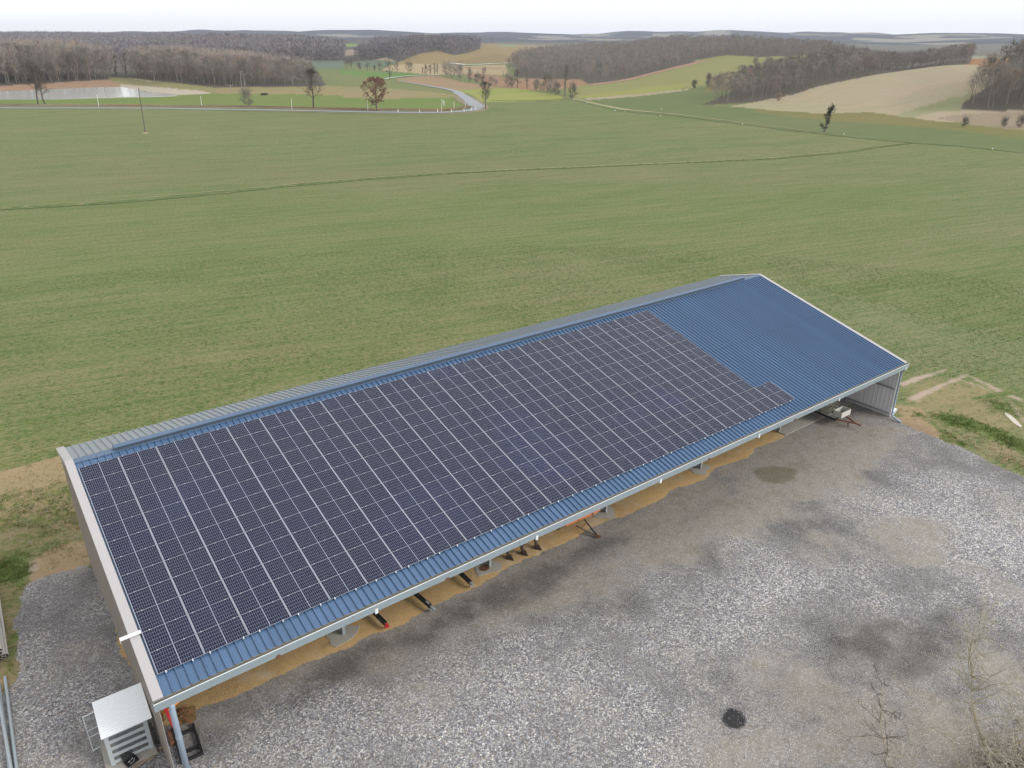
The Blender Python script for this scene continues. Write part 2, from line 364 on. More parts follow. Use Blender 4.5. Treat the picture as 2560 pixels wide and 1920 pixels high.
def crop_detail(b, col, amt, pos, near_mul=1.0):
    """fine seedling / soil texture over a field colour"""
    rot = b.mapping(pos, (1, 1, 1), R(14)); st = b.mapping(rot, (0.16, 2.6, 1), 0); st2 = b.mapping(rot, (0.05, 1.0, 1), 0)
    rows = b.math('ADD', b.math('MULTIPLY', b.noise(st, 2.0, 4, 0.65), .5), b.math('MULTIPLY', b.noise(st2, 1.1, 5, .65), .5)); leaf = b.noise(b.mapping(rot, (.8, 1.25, 1)), 2.6, 9, 0.80); big = b.noise(b.mapping(rot, (.3, 1, 1)), 0.12, 4, 0.6)
    k = b.math('ADD', b.math('MULTIPLY', rows, .62), b.math('MULTIPLY', leaf, 1.0)); k = b.math('ADD', k, b.math('MULTIPLY', big, .14))
    f = b.smooth(k, .77, 1.00)
    cmul = b.mix(f, (1.38, 1.20, 1.34), (.58, .80, .46))
    spk = b.smooth(b.noise(pos, 9.0, 2, 0.6), .66, .78); cmul = b.mix(b.math('MULTIPLY', spk, .5), cmul, (1.9, 1.75, 2.1))
    cm = b.mix(amt, (1, 1, 1), cmul)
    return b.mix(1.0, col, cm, 'MULTIPLY'), k
b = NB('field_ground'); at = b.n('ShaderNodeVertexColor', layer_name='col')
pos = b.n('ShaderNodeNewGeometry').outputs['Position']
c, k = crop_detail(b, at.outputs['Color'], at.outputs['Alpha'], pos)
b.set('Base Color', c); b.set('Roughness', 0.95); b.set('Specular IOR Level', 0.12); b.bump(k, 0.5, 0.05); M_FIELD = b.mat

Vt = np.stack([TX, TY, HZ], -1)
YB = (-19.0, 80.0, -31.0, 32.0)      # yard rectangle x0 x1 y0 y1
inyard = (TX > YB[0] + 1.5) & (TX < YB[1] - 1.5) & (TY > YB[2] + 1.5) & (TY < YB[3] - 1.5)
Vt[..., 2] = np.where(inyard, -0.15, Vt[..., 2])
Vt = np.concatenate([Vt.reshape(-1, 3), [[CAM[0], CAM[1], -0.15]]])
i, j = np.meshgrid(np.arange(NA), np.arange(ND - 1), indexing='ij'); i2 = (i + 1) % NA
Fq = np.stack([i * ND + j, i * ND + j + 1, i2 * ND + j + 1, i2 * ND + j], -1).reshape(-1, 4)
ground = np_mesh('ground', Vt, Fq, M_FIELD, smooth=True)
CC = np.concatenate([paint_cols(TX, TY, HZ).reshape(-1, 4), [list(CROP) + [1]]]).astype(np.float32)
ca_ = ground.data.color_attributes.new('col', 'FLOAT_COLOR', 'POINT'); ca_.data.foreach_set('color', CC.ravel())
tag(ground, kind='structure')
# ------------------------------------------------------------------ yard: gravel, trodden ground, sand floor, grass edges
sp = 0.16
gx = np.arange(YB[0], YB[1] + .01, sp); gy = np.arange(YB[2], YB[3] + .01, sp)
GX, GY = np.meshgrid(gx, gy, indexing='ij'); NX, NY = GX.shape
UU, VV = project(np.stack([GX, GY, np.zeros_like(GX)], -1))
wob = lambda s, a, sd: (vnoise(GX / s, GY / s, sd) - .5) * a
WX = GX + wob(2.3, .9, 41) + wob(.5, .35, 42); WY = GY + wob(2.3, .7, 43) + wob(.5, .3, 44)
WU, WV = project(np.stack([WX, WY, np.zeros_like(GX)], -1))
def blur(A, r):
    n = max(1, int(r / sp))
    if r <= 0: return A
    for ax in (0, 1):
        for _ in range(2):
            k = np.ones(2 * n + 1) / (2 * n + 1)
            P = np.pad(A, [(n, n) if a == ax else (0, 0) for a in (0, 1)], mode='edge')
            cs = np.cumsum(P, ax); cs = np.concatenate([np.zeros_like(np.take(cs, [0], ax)), cs], ax)
            A = (np.take(cs, range(2 * n + 1, cs.shape[ax]), ax) - np.take(cs, range(0, cs.shape[ax] - 2 * n - 1), ax)) / (2 * n + 1)
    return A
def pmx(poly, soft=0.1): return blur(inpoly(UU, VV, poly).astype(float), soft)
def pm(poly, soft=0.2): return blur(inpoly(WU, WV, poly).astype(float), soft)
def wm(poly, soft=0.2): return blur(inpoly(WX, WY, poly).astype(float), soft)
gravel = pm([(262, 1425), (215, 1412), (180, 1412), (120, 1432), (70, 1462), (32, 1510), (44, 1560), (50, 1610), (56, 1655), (48, 1705), (20, 1735), (-60, 1770), (-2400, 2300), (-2400, 5000), (6000, 5000), (3600, 1700), (2700, 1260), (2560, 1192), (2500, 1166), (2440, 1140), (2385, 1112), (2350, 1082), (2310, 1062), (2262, 1052), (2228, 1040), (1900, 900), (300, 1500)], .12)
gravel = np.maximum(gravel, wm([(0, 17), (0, -2), (53.6, -2), (53.6, 17)], .1))
sand = wm([(-.2, 2.35), (6, 2.25), (9, 1.95), (13, 2.2), (18, 2.15), (24, 2.1), (28, 2.35), (34, 2.15), (39, 2.35), (44.5, 2.45), (44.5, 16.9), (-.2, 16.9)], .1)
white = .45 + .55 * blur((vnoise(GX / 2.2, GY / 3.5, 51) * .5 + vnoise(GX / 6, GY / 6, 52) * .5), .3) - .28
for poly, a, s in [
    ([(520, 1960), (640, 1770), (900, 1740), (1150, 1640), (1330, 1600), (1500, 1960)], .30, 1.2),
    ([(1500, 1960), (1330, 1620), (1700, 1560), (1900, 1450), (2050, 1440), (1850, 1620), (1700, 1700), (1900, 1960)], .16, 1.2),
    ([(1500, 1600), (1650, 1500), (1950, 1380), (2150, 1330), (2200, 1380), (2000, 1490), (1750, 1640), (1600, 1680)], .18, .8),
    ([(2050, 1260), (2250, 1200), (2400, 1180), (2700, 1250), (2700, 1560), (2500, 1540), (2300, 1400)], .30, 1.0),
    ([(1700, 1330), (1950, 1250), (2120, 1200), (2180, 1260), (1950, 1350), (1800, 1400)], .12, .8),
    ([(0, 1400), (240, 1400), (400, 1960), (0, 1960)], .16, 1.0),
    ([(420, 1900), (480, 1780), (640, 1740), (560, 1900)], -.10, .6)]:
    white = white + a * pm(poly, s)
compact = .22 + .5 * (vnoise(GX / 3, GY / 3, 61) - .3)
for poly, a, s in [
    ([(440, 1800), (600, 1728), (820, 1630), (1100, 1490), (1320, 1395), (1600, 1270), (1830, 1140), (2000, 1075), (2200, 1010), (2300, 1080), (2100, 1230), (1850, 1340), (1600, 1440), (1330, 1560), (1100, 1640), (900, 1700), (640, 1760), (520, 1840)], .55, .8),
    ([(1900, 1130), (2150, 1060), (2250, 1110), (2050, 1200), (1850, 1250)], .25, .8),
    ([(1900, 1620), (2150, 1560), (2400, 1560), (2600, 1700), (2600, 1960), (1700, 1960), (1750, 1800)], .38, 1.2),
    ([(2170, 1330), (2330, 1290), (2420, 1340), (2350, 1420), (2200, 1400)], .42, .6), ([(1960, 1380), (2060, 1330), (2120, 1380), (2030, 1440)], .3, .5)]:
    compact = compact + a * pm(poly, s)
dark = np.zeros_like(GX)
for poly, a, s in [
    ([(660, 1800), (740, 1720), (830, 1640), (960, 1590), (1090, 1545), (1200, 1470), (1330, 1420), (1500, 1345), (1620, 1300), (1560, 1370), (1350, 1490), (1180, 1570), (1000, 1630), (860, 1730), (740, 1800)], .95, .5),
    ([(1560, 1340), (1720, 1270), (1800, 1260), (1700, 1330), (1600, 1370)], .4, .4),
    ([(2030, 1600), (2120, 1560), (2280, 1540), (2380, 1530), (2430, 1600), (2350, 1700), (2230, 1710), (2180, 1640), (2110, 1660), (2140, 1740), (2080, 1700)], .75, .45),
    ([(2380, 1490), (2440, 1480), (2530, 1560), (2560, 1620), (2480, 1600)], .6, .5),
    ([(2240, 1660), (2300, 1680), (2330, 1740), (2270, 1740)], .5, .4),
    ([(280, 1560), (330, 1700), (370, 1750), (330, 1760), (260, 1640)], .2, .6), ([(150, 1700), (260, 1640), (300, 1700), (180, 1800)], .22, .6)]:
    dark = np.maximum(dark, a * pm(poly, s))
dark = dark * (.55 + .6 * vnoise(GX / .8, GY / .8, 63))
black = pm([(1806, 1782), (1832, 1768), (1866, 1786), (1868, 1812), (1850, 1838), (1826, 1832), (1800, 1812)], .07)
blobs = pm([(1790, 1805), (1830, 1770), (1862, 1830), (1835, 1850)], .35) * .25
dark = np.clip(np.maximum(dark, blobs), 0, 1.6)
moss = np.maximum.reduce([pm([(1862, 1170), (1920, 1160), (2010, 1168), (1990, 1196), (1930, 1212), (1880, 1195)], .25), .6 * pm([(1945, 1145), (2030, 1150), (2060, 1180), (1980, 1180)], .4), .5 * pm([(1730, 1240), (1860, 1240), (1900, 1265), (1800, 1275)], .4), .35 * pm([(1900, 1640), (2000, 1600), (2040, 1640), (1950, 1690)], .5)])
tan = np.maximum.reduce([pm([(230, 1408), (100, 1448), (70, 1462), (95, 1395), (130, 1370), (215, 1345)], .2), .75 * pm([(262, 1360), (215, 1345), (130, 1310), (60, 1290), (-40, 1330), (-40, 1250), (100, 1200), (262, 1230)], .6), .72 * pm([(-400, 1040), (300, 1080), (262, 1230), (-400, 1270)], 1.6), .45 * pm([(262, 1230), (262, 1340), (-60, 1400), (-60, 1240)], .6),
     pm([(2235, 1045), (2290, 1035), (2330, 1062), (2380, 1100), (2330, 1085), (2270, 1060)], .25), .8 * pm([(2230, 1010), (2300, 1010), (2330, 1050), (2250, 1045)], .4), .5 * pm([(2250, 930), (2500, 960), (2600, 1080), (2450, 1100), (2260, 1040)], 1.2), .5 * pm([(2430, 1120), (2600, 1180), (2560, 1130), (2480, 1095)], .4), .6 * pm([(46, 1690), (62, 1660), (52, 1640), (20, 1655), (-20, 1680), (-20, 1740), (30, 1725)], .15),
     .9 * pm([(948, 1828), (962, 1815), (972, 1828), (958, 1836)], .05), .35 * pm([(1690, 1690), (1780, 1660), (1800, 1700), (1730, 1730)], .4), .5 * pm([(2000, 1700), (2060, 1700), (2060, 1750), (2010, 1750)], .4)])
lush = np.maximum.reduce([pm([(-60, 1400), (45, 1370), (90, 1395), (78, 1440), (62, 1470), (28, 1520), (20, 1460), (-60, 1450)], .3), .52 * pm([(-60, 1240), (90, 1220), (200, 1200), (262, 1235), (262, 1300), (160, 1345), (60, 1385), (-60, 1400)], .8), .45 * pm([(90, 1330), (180, 1330), (200, 1360), (100, 1400)], .4), .8 * pm([(30, 1560), (52, 1560), (58, 1620), (62, 1660), (40, 1700), (20, 1690)], .15),
     pm([(2315, 1035), (2380, 1030), (2460, 1060), (2560, 1100), (2600, 1120), (2600, 1150), (2500, 1110), (2420, 1075), (2350, 1060)], .35), .8 * pm([(2340, 1075), (2380, 1085), (2440, 1130), (2400, 1120)], .2), .7 * pm([(2260, 1020), (2320, 1040), (2290, 1050)], .2), .6 * pm([(2440, 985), (2520, 1000), (2560, 1040), (2480, 1030)], .5), .4 * pm([(2470, 1130), (2560, 1150), (2600, 1190), (2540, 1180)], .4)])
lush = lush * (.30 + .9 * (vnoise(GX / 1.1, GY / .7, 71) * .6 + vnoise(GX / .4, GY / .4, 72) * .4))
mud = np.maximum.reduce([pm([(88, 1440), (80, 1410), (92, 1390), (108, 1400), (112, 1415), (100, 1440), (75, 1458)], .12), .8 * pm([(225, 1412), (205, 1412), (210, 1425), (238, 1432), (236, 1420)], .05),
     pmx([(2248, 958), (2290, 942), (2340, 930), (2366, 920), (2366, 926), (2300, 950), (2255, 968)], .1), pmx([(2262, 1000), (2330, 968), (2380, 950), (2420, 930), (2424, 938), (2370, 962), (2320, 985), (2290, 1000)], .1), .5 * pmx([(2275, 995), (2300, 990), (2308, 1000), (2290, 1008)], .12), .4 * pmx([(2250, 965), (2275, 960), (2268, 970), (2250, 972)], .1),
     .65 * pmx([(2420, 935), (2470, 958), (2540, 985), (2560, 1000), (2560, 1008), (2500, 980), (2425, 945)], .12), .6 * pmx([(2520, 990), (2545, 1020), (2570, 1060), (2560, 1065), (2530, 1020)], .1), .65 * pmx([(2370, 925), (2378, 945), (2440, 965), (2560, 1000), (2440, 960), (2372, 940)], .1)])
MA = np.stack([gravel, np.clip(white, 0, 1), sand, np.clip(compact, 0, 1)], -1).astype(np.float32)
MBc = np.stack([dark, moss, tan, np.clip(lush, 0, 1)], -1).astype(np.float32)
MC = np.stack([mud, black, np.zeros_like(GX), np.zeros_like(GX) + 1], -1).astype(np.float32)
zz_ = 0.05 * (vnoise(GX / 2.5, GY / 2.5, 81) - .5) * np.clip(gravel, 0, 1) * (GY < 1.5) * 1.0
bank = np.clip((GX + 0) * -1 / 6, 0, 1) * np.exp(-((GY - 22.5) / 2.2) ** 2) * -.5 + np.exp(-((GX - 66) / 9) ** 2 - ((GY + 1.2 + .35 * (GX - 58)) / 1.2) ** 2) * -.18
yv = np.stack([GX, GY, zz_ + bank * (gravel < .5)], -1)
edge = np.minimum(np.minimum(GX - gx[0], gx[-1] - GX), np.minimum(GY - gy[0], gy[-1] - GY)); yv[..., 2] = yv[..., 2] * np.clip(edge / 3, 0, 1) + .006
i, j = np.meshgrid(np.arange(NX - 1), np.arange(NY - 1), indexing='ij')
Fq = np.stack([i * NY + j, (i + 1) * NY + j, (i + 1) * NY + j + 1, i * NY + j + 1], -1).reshape(-1, 4)

b = NB('yard_ground'); pos = b.n('ShaderNodeNewGeometry').outputs['Position']
a1 = b.n('ShaderNodeVertexColor', layer_name='mA'); a2 = b.n('ShaderNodeVertexColor', layer_name='mB'); a3 = b.n('ShaderNodeVertexColor', layer_name='mC')
s1 = b.n('ShaderNodeSeparateColor', {0: a1.outputs[0]}); s2 = b.n('ShaderNodeSeparateColor', {0: a2.outputs[0]}); s3 = b.n('ShaderNodeSeparateColor', {0: a3.outputs[0]})
grv, wht, snd, cmp_ = s1.outputs[0], s1.outputs[1], s1.outputs[2], a1.outputs[1]
drk, mos, tn, lsh = s2.outputs[0], s2.outputs[1], s2.outputs[2], a2.outputs[1]; md = s3.outputs[0]
at = b.n('ShaderNodeVertexColor', layer_name='col')
crop, kc = crop_detail(b, at.outputs['Color'], at.outputs['Alpha'], pos)
en = b.noise(pos, 2.2, 5, .7); en2 = b.noise(pos, 9, 4, .7)
e1 = b.math('ADD', b.math('MULTIPLY', b.math('SUBTRACT', en, .5), .9), b.math('MULTIPLY', b.math('SUBTRACT', en2, .5), .7))
def thr(m, w=.12): return b.smooth(b.math('ADD', m, b.math('MULTIPLY', e1, b.math('MULTIPLY', m, 4.0, clamp=True))), .5 - w, .5 + w)
# stones
def stones(scale, rnd=1.0):
    v1 = b.n('ShaderNodeTexVoronoi', {'Vector': pos, 'Scale': scale, 'Randomness': rnd}, feature='F1')
    v2 = b.n('ShaderNodeTexVoronoi', {'Vector': pos, 'Scale': scale, 'Randomness': rnd}, feature='DISTANCE_TO_EDGE')
    s = b.n('ShaderNodeSeparateColor', {0: v1.outputs['Color']}); return s.outputs[0], s.outputs[1], v2.outputs['Distance']
r1, r2, ed = stones(13.0); q1, q2, qd = stones(32.0)
tone = b.ramp(r1, [(0, (.13, .13, .14)), (.28, (.24, .24, .255)), (.55, (.36, .36, .385)), (.8, (.52, .51, .50)), (1, (.68, .67, .66))])
tone = b.mix(b.math('MULTIPLY', b.smooth(r2, .78, .95), .55), tone, (.36, .28, .20))
gap = b.smooth(ed, .0, .10)
big = b.mix(gap, (.085, .082, .085), tone)
toneS = b.ramp(q1, [(0, (.12, .115, .11)), (.4, (.25, .24, .24)), (.75, (.40, .39, .395)), (1, (.60, .585, .57))])
small = b.mix(b.smooth(qd, 0, .12), (.06, .055, .05), toneS)
patch = b.noise(pos, .55, 5, .65)
szm = b.smooth(b.math('ADD', wht, b.math('MULTIPLY', b.math('SUBTRACT', patch, .5), 1.2)), .25, .75)
stone = b.mix(szm, small, big)
wk = b.math('MULTIPLY_ADD', wht, 1.0, .46); wk = b.math('ADD', wk, b.math('MULTIPLY', b.math('SUBTRACT', patch, .5), .55))
sv = b.n('ShaderNodeVectorMath', operation='SCALE'); b.t.links.new(stone, sv.inputs[0]); b.t.links.new(wk, sv.inputs['Scale']); stone = sv.outputs[0]
# trodden fines between the stones
fine = b.noise(pos, 16, 5, .75); fine2 = b.noise(pos, 1.3, 5, .6)
fines = b.mix(fine, (.150, .134, .112), (.34, .312, .272)); fines = b.mix(b.smooth(fine2, .4, .7), fines, (.205, .178, .142))
fines = b.mix(b.math('MULTIPLY', b.smooth(q1, .86, .93), .7), fines, (.5, .49, .48))
cf = b.smooth(b.math('ADD', cmp_, b.math('ADD', b.math('MULTIPLY', b.math('SUBTRACT', patch, .5), 1.3), b.math('MULTIPLY', b.math('SUBTRACT', en2, .5), .8))), .28, .85)
gr = b.mix(b.math('MULTIPLY', cf, .88), stone, fines)
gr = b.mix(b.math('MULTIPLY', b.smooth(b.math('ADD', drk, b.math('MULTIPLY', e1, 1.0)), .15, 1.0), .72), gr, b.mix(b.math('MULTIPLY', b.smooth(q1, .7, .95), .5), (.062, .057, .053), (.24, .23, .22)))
blk = s3.outputs[1]; gr = b.mix(b.math('MULTIPLY', b.smooth(b.math('ADD', blk, b.math('MULTIPLY', e1, .9)), .4, .65), .92), gr, (.022, .022, .025))
gr = b.mix(b.math('MULTIPLY', b.smooth(b.math('ADD', mos, b.math('MULTIPLY', e1, 1.1)), .25, 1.1), .6), gr, (.085, .078, .030))
gr = b.mix(b.math('MULTIPLY', b.smooth(b.math('ADD', tn, b.math('MULTIPLY', e1, .7)), .5, .9), .8), gr, (.36, .235, .12))
# sand floor with tyre ruts
rut = b.noise(b.mapping(pos, (2.5, .8, 1), .5), 2.2, 5, .7, 1.2); sn = b.noise(pos, 20, 4, .7)
sandc = b.mix(rut, (.36, .225, .085), (.60, .41, .195)); sandc = b.mix(b.math('MULTIPLY', b.smooth(b.noise(pos, .5, 3, .6), .5, .72), .6), sandc, (.56, .47, .35))
sandc = b.mix(b.math('MULTIPLY', b.smooth(b.noise(pos, 1.1, 4, .7), .56, .7), .55), sandc, (.24, .17, .08)); sandc = b.mix(b.math('MULTIPLY', sn, .25), sandc, (.62, .48, .30))
# grass / soil surround
soil = b.mix(b.noise(pos, 6, 5, .7), (.22, .155, .085), (.42, .31, .19)); soil = b.mix(b.smooth(b.noise(pos, 2.2, 4, .65), .55, .7), soil, (.14, .12, .045))
grs = b.mix(b.noise(pos, 7, 5, .75), (.10, .14, .04), (.22, .28, .09)); grs = b.mix(b.math('MULTIPLY', b.smooth(b.noise(pos, .9, 3, .6), .5, .7), .6), grs, (.16, .15, .05))
sur = b.mix(b.math('MULTIPLY', thr(tn, .3), .85), crop, soil); sur = b.mix(thr(lsh, .2), sur, grs)
mudc = b.mix(b.noise(pos, 5, 5, .7), (.29, .215, .155), (.43, .35, .285)); sur = b.mix(thr(md, .3), sur, mudc)
outc = b.mix(thr(grv), sur, gr); outc = b.mix(thr(snd, .08), outc, sandc)
b.set('Base Color', outc)
rgh = b.math('MULTIPLY_ADD', md, -.25, .92); b.set('Roughness', rgh); b.set('Specular IOR Level', .25)
hgt = b.math('ADD', b.math('MULTIPLY', b.math('MULTIPLY', b.math('MINIMUM', ed, .25), grv), b.math('MULTIPLY', b.math('SUBTRACT', 1.0, cf), 3.0)), b.math('ADD', b.math('MULTIPLY', rut, snd), b.math('MULTIPLY', fine, .35)))
b.bump(hgt, .9, .045); M_YARD = b.mat
yard = np_mesh('yard_ground', yv.reshape(-1, 3), Fq, M_YARD, smooth=True)
for nm, A in (('mA', MA), ('mB', MBc), ('mC', MC), ('col', paint_cols(GX, GY, np.zeros_like(GX)))):
    ca_ = yard.data.color_attributes.new(nm, 'FLOAT_COLOR', 'POINT'); ca_.data.foreach_set('color', np.ascontiguousarray(A, np.float32).ravel())
tag(yard, kind='structure')

# ------------------------------------------------------------------ the shed
TH = R(15.105); CT, ST = math.cos(TH), math.sin(TH); Z0 = 5.05
PW, PH = 1.776, 1.058
def RF(x, s, n=0.0):
    """front slope: x along the ridge, s up the slope from the lowest panel row, n above the panel plane"""
    return Vector((x, s * CT - n * ST, Z0 + s * ST + n * CT))
X0, X1 = -0.43, 53.92; YE, YR, YBK = -0.93, 13.0, 16.95
sE, sR = YE / CT, YR / CT
M_ROOF = simple('blue_roof_steel', (.082, .128, .200), .38, .0, .05, .5, .03, 14, spec=.6, dirt=((.11, .17, .27), .60, .85))
M_TRIM = simple('lilac_grey_trim', (.40, .385, .39), .45, 0, .04, .6, .02, 20)
M_GUT = simple('grey_blue_gutter', (.235, .285, .315), .35, 0, .06, .8, .03, 20, dirt=((.20, .215, .20), .62, .85))
M_GUTIN = simple('gutter_inside', (.20, .19, .16), .6, 0, .2, 2)
M_RIM = simple('gutter_rim', (.66, .69, .70), .35)
M_PIPE = simple('pale_blue_pipe', (.29, .36, .45), .4, 0, .05, 1)
M_UNDER = simple('roof_underside', (.60, .61, .60), .6)
M_TAUPE = simple('taupe_cladding', (.235, .205, .178), .5, 0, .08, .4)
M_CLADIN = simple('light_grey_cladding', (.66, .66, .68), .5, 0, .06, .8)
M_STEEL = simple('galvanised_steel', (.33, .35, .37), .45, .3, .12, 2)
M_CONC = simple('concrete', (.34, .325, .285), .9, 0, .18, .7, .12, 12, bump=.01)
M_RUST = simple('rusty_steel', (.15, .062, .032), .8, 0, .3, 4, .2, 40, dirt=((.05, .03, .02), .5, .7))
M_BLACK = simple('black_steel', (.016, .016, .018), .5, 0, .2, 3, dirt=((.07, .055, .04), .6, .8))
M_DKBROWN = simple('dark_brown_steel', (.035, .020, .015), .6, 0, .2, 6, dirt=((.09, .045, .025), .55, .75))
M_ORANGE = simple('orange_paint', (.62, .20, .075), .5, 0, .15, 5, dirt=((.22, .10, .05), .62, .8))
M_RED = simple('red_paint', (.50, .035, .040), .45, 0, .1, 4)
M_WHITE = simple('white_paint', (.75, .75, .74), .5, 0, .06, 3)
M_WOOD = simple('weathered_timber', (.30, .24, .17), .85, 0, .25, 5, .15, 50)

barn = empty('open_fronted_shed', (0, 0, 0), label='long open-fronted farm shed with a blue ribbed metal roof carrying the solar array', cat='shed')
def ribbed(name, mat, P, s0, s1, xa, xb, up, first, pitch=1 / 3, h=.074, wb=.033, wt=.019, parent=barn, thick=.006):
    xs = [xa]; hs_ = [0]; x = first
    while x < xb - .06:
        if x > xa + .05:
            xs += [x - wb, x - wt, x + wt, x + wb]; hs_ += [0, h, h, 0]
        x += pitch
    xs.append(xb); hs_.append(0); m = MB()
    V_ = [P(x, s0, up + hh) for x, hh in zip(xs, hs_)] + [P(x, s1, up + hh) for x, hh in zip(xs, hs_)]
    n = len(xs); m.add(V_, [(i, i + 1, i + 1 + n, i + n) for i in range(n - 1)])
    V2 = [P(x, s0, up - thick + hh * .9) for x, hh in zip(xs, hs_)] + [P(x, s1, up - thick + hh * .9) for x, hh in zip(xs, hs_)]
    m.add(V2, [(i + n, i + 1 + n, i + 1, i) for i in range(n - 1)], 1)
    return m.build(name, [mat, M_UNDER], parent)
bb = NB('blue_roof_sheeting'); tc_ = bb.n('ShaderNodeTexCoord').outputs['Object']; sx_ = bb.n('ShaderNodeSeparateXYZ', {0: tc_})
sid = bb.math('FLOOR', bb.math('SUBTRACT', sx_.outputs[0], .13)); wn_ = bb.n('ShaderNodeTexWhiteNoise', {'W': sid}, noise_dimensions='1D').outputs['Value']
stk = bb.noise(bb.mapping(tc_, (3.5, .25, .25)), 1.0, 4, .6); lap = bb.math('LESS_THAN', bb.math('ABSOLUTE', bb.math('SUBTRACT', sx_.outputs[1], 6.4)), .018)
kk = bb.math('ADD', bb.math('MULTIPLY_ADD', wn_, .10, .90), bb.math('MULTIPLY', bb.math('SUBTRACT', stk, .5), .30)); kk = bb.math('MULTIPLY', kk, bb.math('MULTIPLY_ADD', lap, -.35, 1.0))
vs_ = bb.n('ShaderNodeVectorMath', operation='SCALE'); vs_.inputs[0].default_value = (.070, .133, .243); bb.t.links.new(kk, vs_.inputs['Scale']); bb.set('Base Color', vs_.outputs[0]); bb.set('Roughness', bb.math('MULTIPLY_ADD', stk, .25, .26)); bb.set('Specular IOR Level', .55)
rf = ribbed('roof_sheet', bb.mat, RF, sE, sR + .02, X0 + .06, X1 - .06, -.125, .30); rf['label'] = 'front roof slope of blue ribbed steel under the panels'
ZR = Z0 + YR * ST / CT - .125 / CT
ZBE = ZR - (YBK + .15 - YR) * .262
TB = math.atan(.262)
def RB(x, s, n=0.0):
    return Vector((x, YR + s * math.cos(TB) + n * math.sin(TB), ZR - s * math.sin(TB) + n * math.cos(TB)))
sB = (YBK + .15 - YR) / math.cos(TB)
M_ROOFB = simple('blue_steel_with_sky_sheen', (.235, .268, .300), .36, .0, .05, .5, .03, 14, spec=.6)  # grazing sky reflection on the blue steel painted in as paler grey
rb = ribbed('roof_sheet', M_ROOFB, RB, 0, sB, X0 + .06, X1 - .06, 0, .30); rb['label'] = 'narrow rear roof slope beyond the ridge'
# ridge cap and raised ridge vent
m = MB()
m.add([RF(X0, sR - .27, -.075), RF(X1, sR - .27, -.075), (X1, YR, ZR + .085), (X0, YR, ZR + .085), RB(X0, .34, .05), RB(X1, .34, .05)], [(0, 1, 2, 3), (3, 2, 5, 4)])
m.add([RF(X0, sR - .27, -.115), RF(X1, sR - .27, -.115), (X1, YR, ZR + .045), (X0, YR, ZR + .045), RB(X0, .34, .01), RB(X1, .34, .01)], [(1, 0, 3, 2), (2, 3, 4, 5)])
m.add([RF(X0, sR - .27, -.075), RF(X1, sR - .27, -.075), RF(X1, sR - .27, -.115), RF(X0, sR - .27, -.115)], [(0, 3, 2, 1)])
m.build('ridge_cap', M_ROOF, barn)
vx0, vx1 = 1.75, 51.5
m = MB(); zt = ZR + .27
m.add([(vx0, YR - .20, zt - .05), (vx1, YR - .20, zt - .05), (vx1, YR, zt + .03), (vx0, YR, zt + .03), (vx0, YR + .30, zt - .105), (vx1, YR + .30, zt - .105)], [(0, 1, 2, 3), (3, 2, 5, 4)])
m.add([(vx0, YR - .20, zt - .075), (vx1, YR - .20, zt - .075), (vx1, YR, zt), (vx0, YR, zt), (vx0, YR + .30, zt - .13), (vx1, YR + .30, zt - .13)], [(1, 0, 3, 2), (2, 3, 4, 5)])
m.add([(vx0, YR - .20, zt - .05), (vx1, YR - .20, zt - .05), (vx1, YR - .20, zt - .10), (vx0, YR - .20, zt - .10)], [(0, 3, 2, 1)])
m.box((vx0 + .02, YR + .22, ZR - .02), (vx1 - .02, YR + .25, zt - .09))
m.box((vx0, YR - .17, ZR + .06), (vx0 + .02, YR + .22, zt - .08)); m.box((vx1 - .02, YR - .17, ZR + .06), (vx1, YR + .22, zt - .08))
o = m.build('ridge_vent', M_ROOF, barn); o['label'] = 'raised blue vent hood running along the ridge'
m = MB(); m.box((vx0 + .021, YR - .165, ZR - .06), (vx1 - .021, YR - .145, zt - .055)); m.build('vent_shade_face', simple('vent_opening_shade', (.045, .065, .09), .6), o)  # shade in the vent opening under the hood, painted as a solid dark face
# verge trims
def verge(xa, xb, lab):
    m = MB()
    for (P, s0, s1, nn) in ((RF, sE - .03, sR, -.035), (RB, 0, sB + .03, .09)):
        A = [P(xa, s0, nn), P(xb, s0, nn), P(xb, s1, nn), P(xa, s1, nn)]; B = [P(xa, s0, nn - .09), P(xb, s0, nn - .09), P(xb, s1, nn - .09), P(xa, s1, nn - .09)]
        m.add(A + B, [(0, 1, 2, 3), (7, 6, 5, 4), (0, 4, 5, 1), (1, 5, 6, 2), (3, 2, 6, 7), (0, 3, 7, 4)])
    # outer turned-down leaf
    xo = xa if abs(xa - X0) < .1 or abs(xa - (X1)) < .05 else xb
    xo = xa if xa < 10 else xb; dx = -.012 if xa < 10 else .012
    for (P, s0, s1, nn) in ((RF, sE - .03, sR, -.035), (RB, 0, sB + .03, .09)):
        a, c = P(xo, s0, nn), P(xo, s1, nn)
        vs = []
        for q in (a, c):
            for ddx in (0, dx):
                for dz in (0, -.28): vs.append((q.x + ddx, q.y, q.z + dz))
        m.add(vs, [(0, 1, 5, 4), (2, 6, 7, 3), (0, 4, 6, 2), (1, 3, 7, 5), (0, 2, 3, 1), (4, 5, 7, 6)])
    o = m.build('verge_trim', M_TRIM, barn); o['label'] = lab
verge(X0, X0 + .36, 'pale lilac-grey verge trim on the near left gable'); verge(X1 - .30, X1, 'pale verge trim on the far right gable')
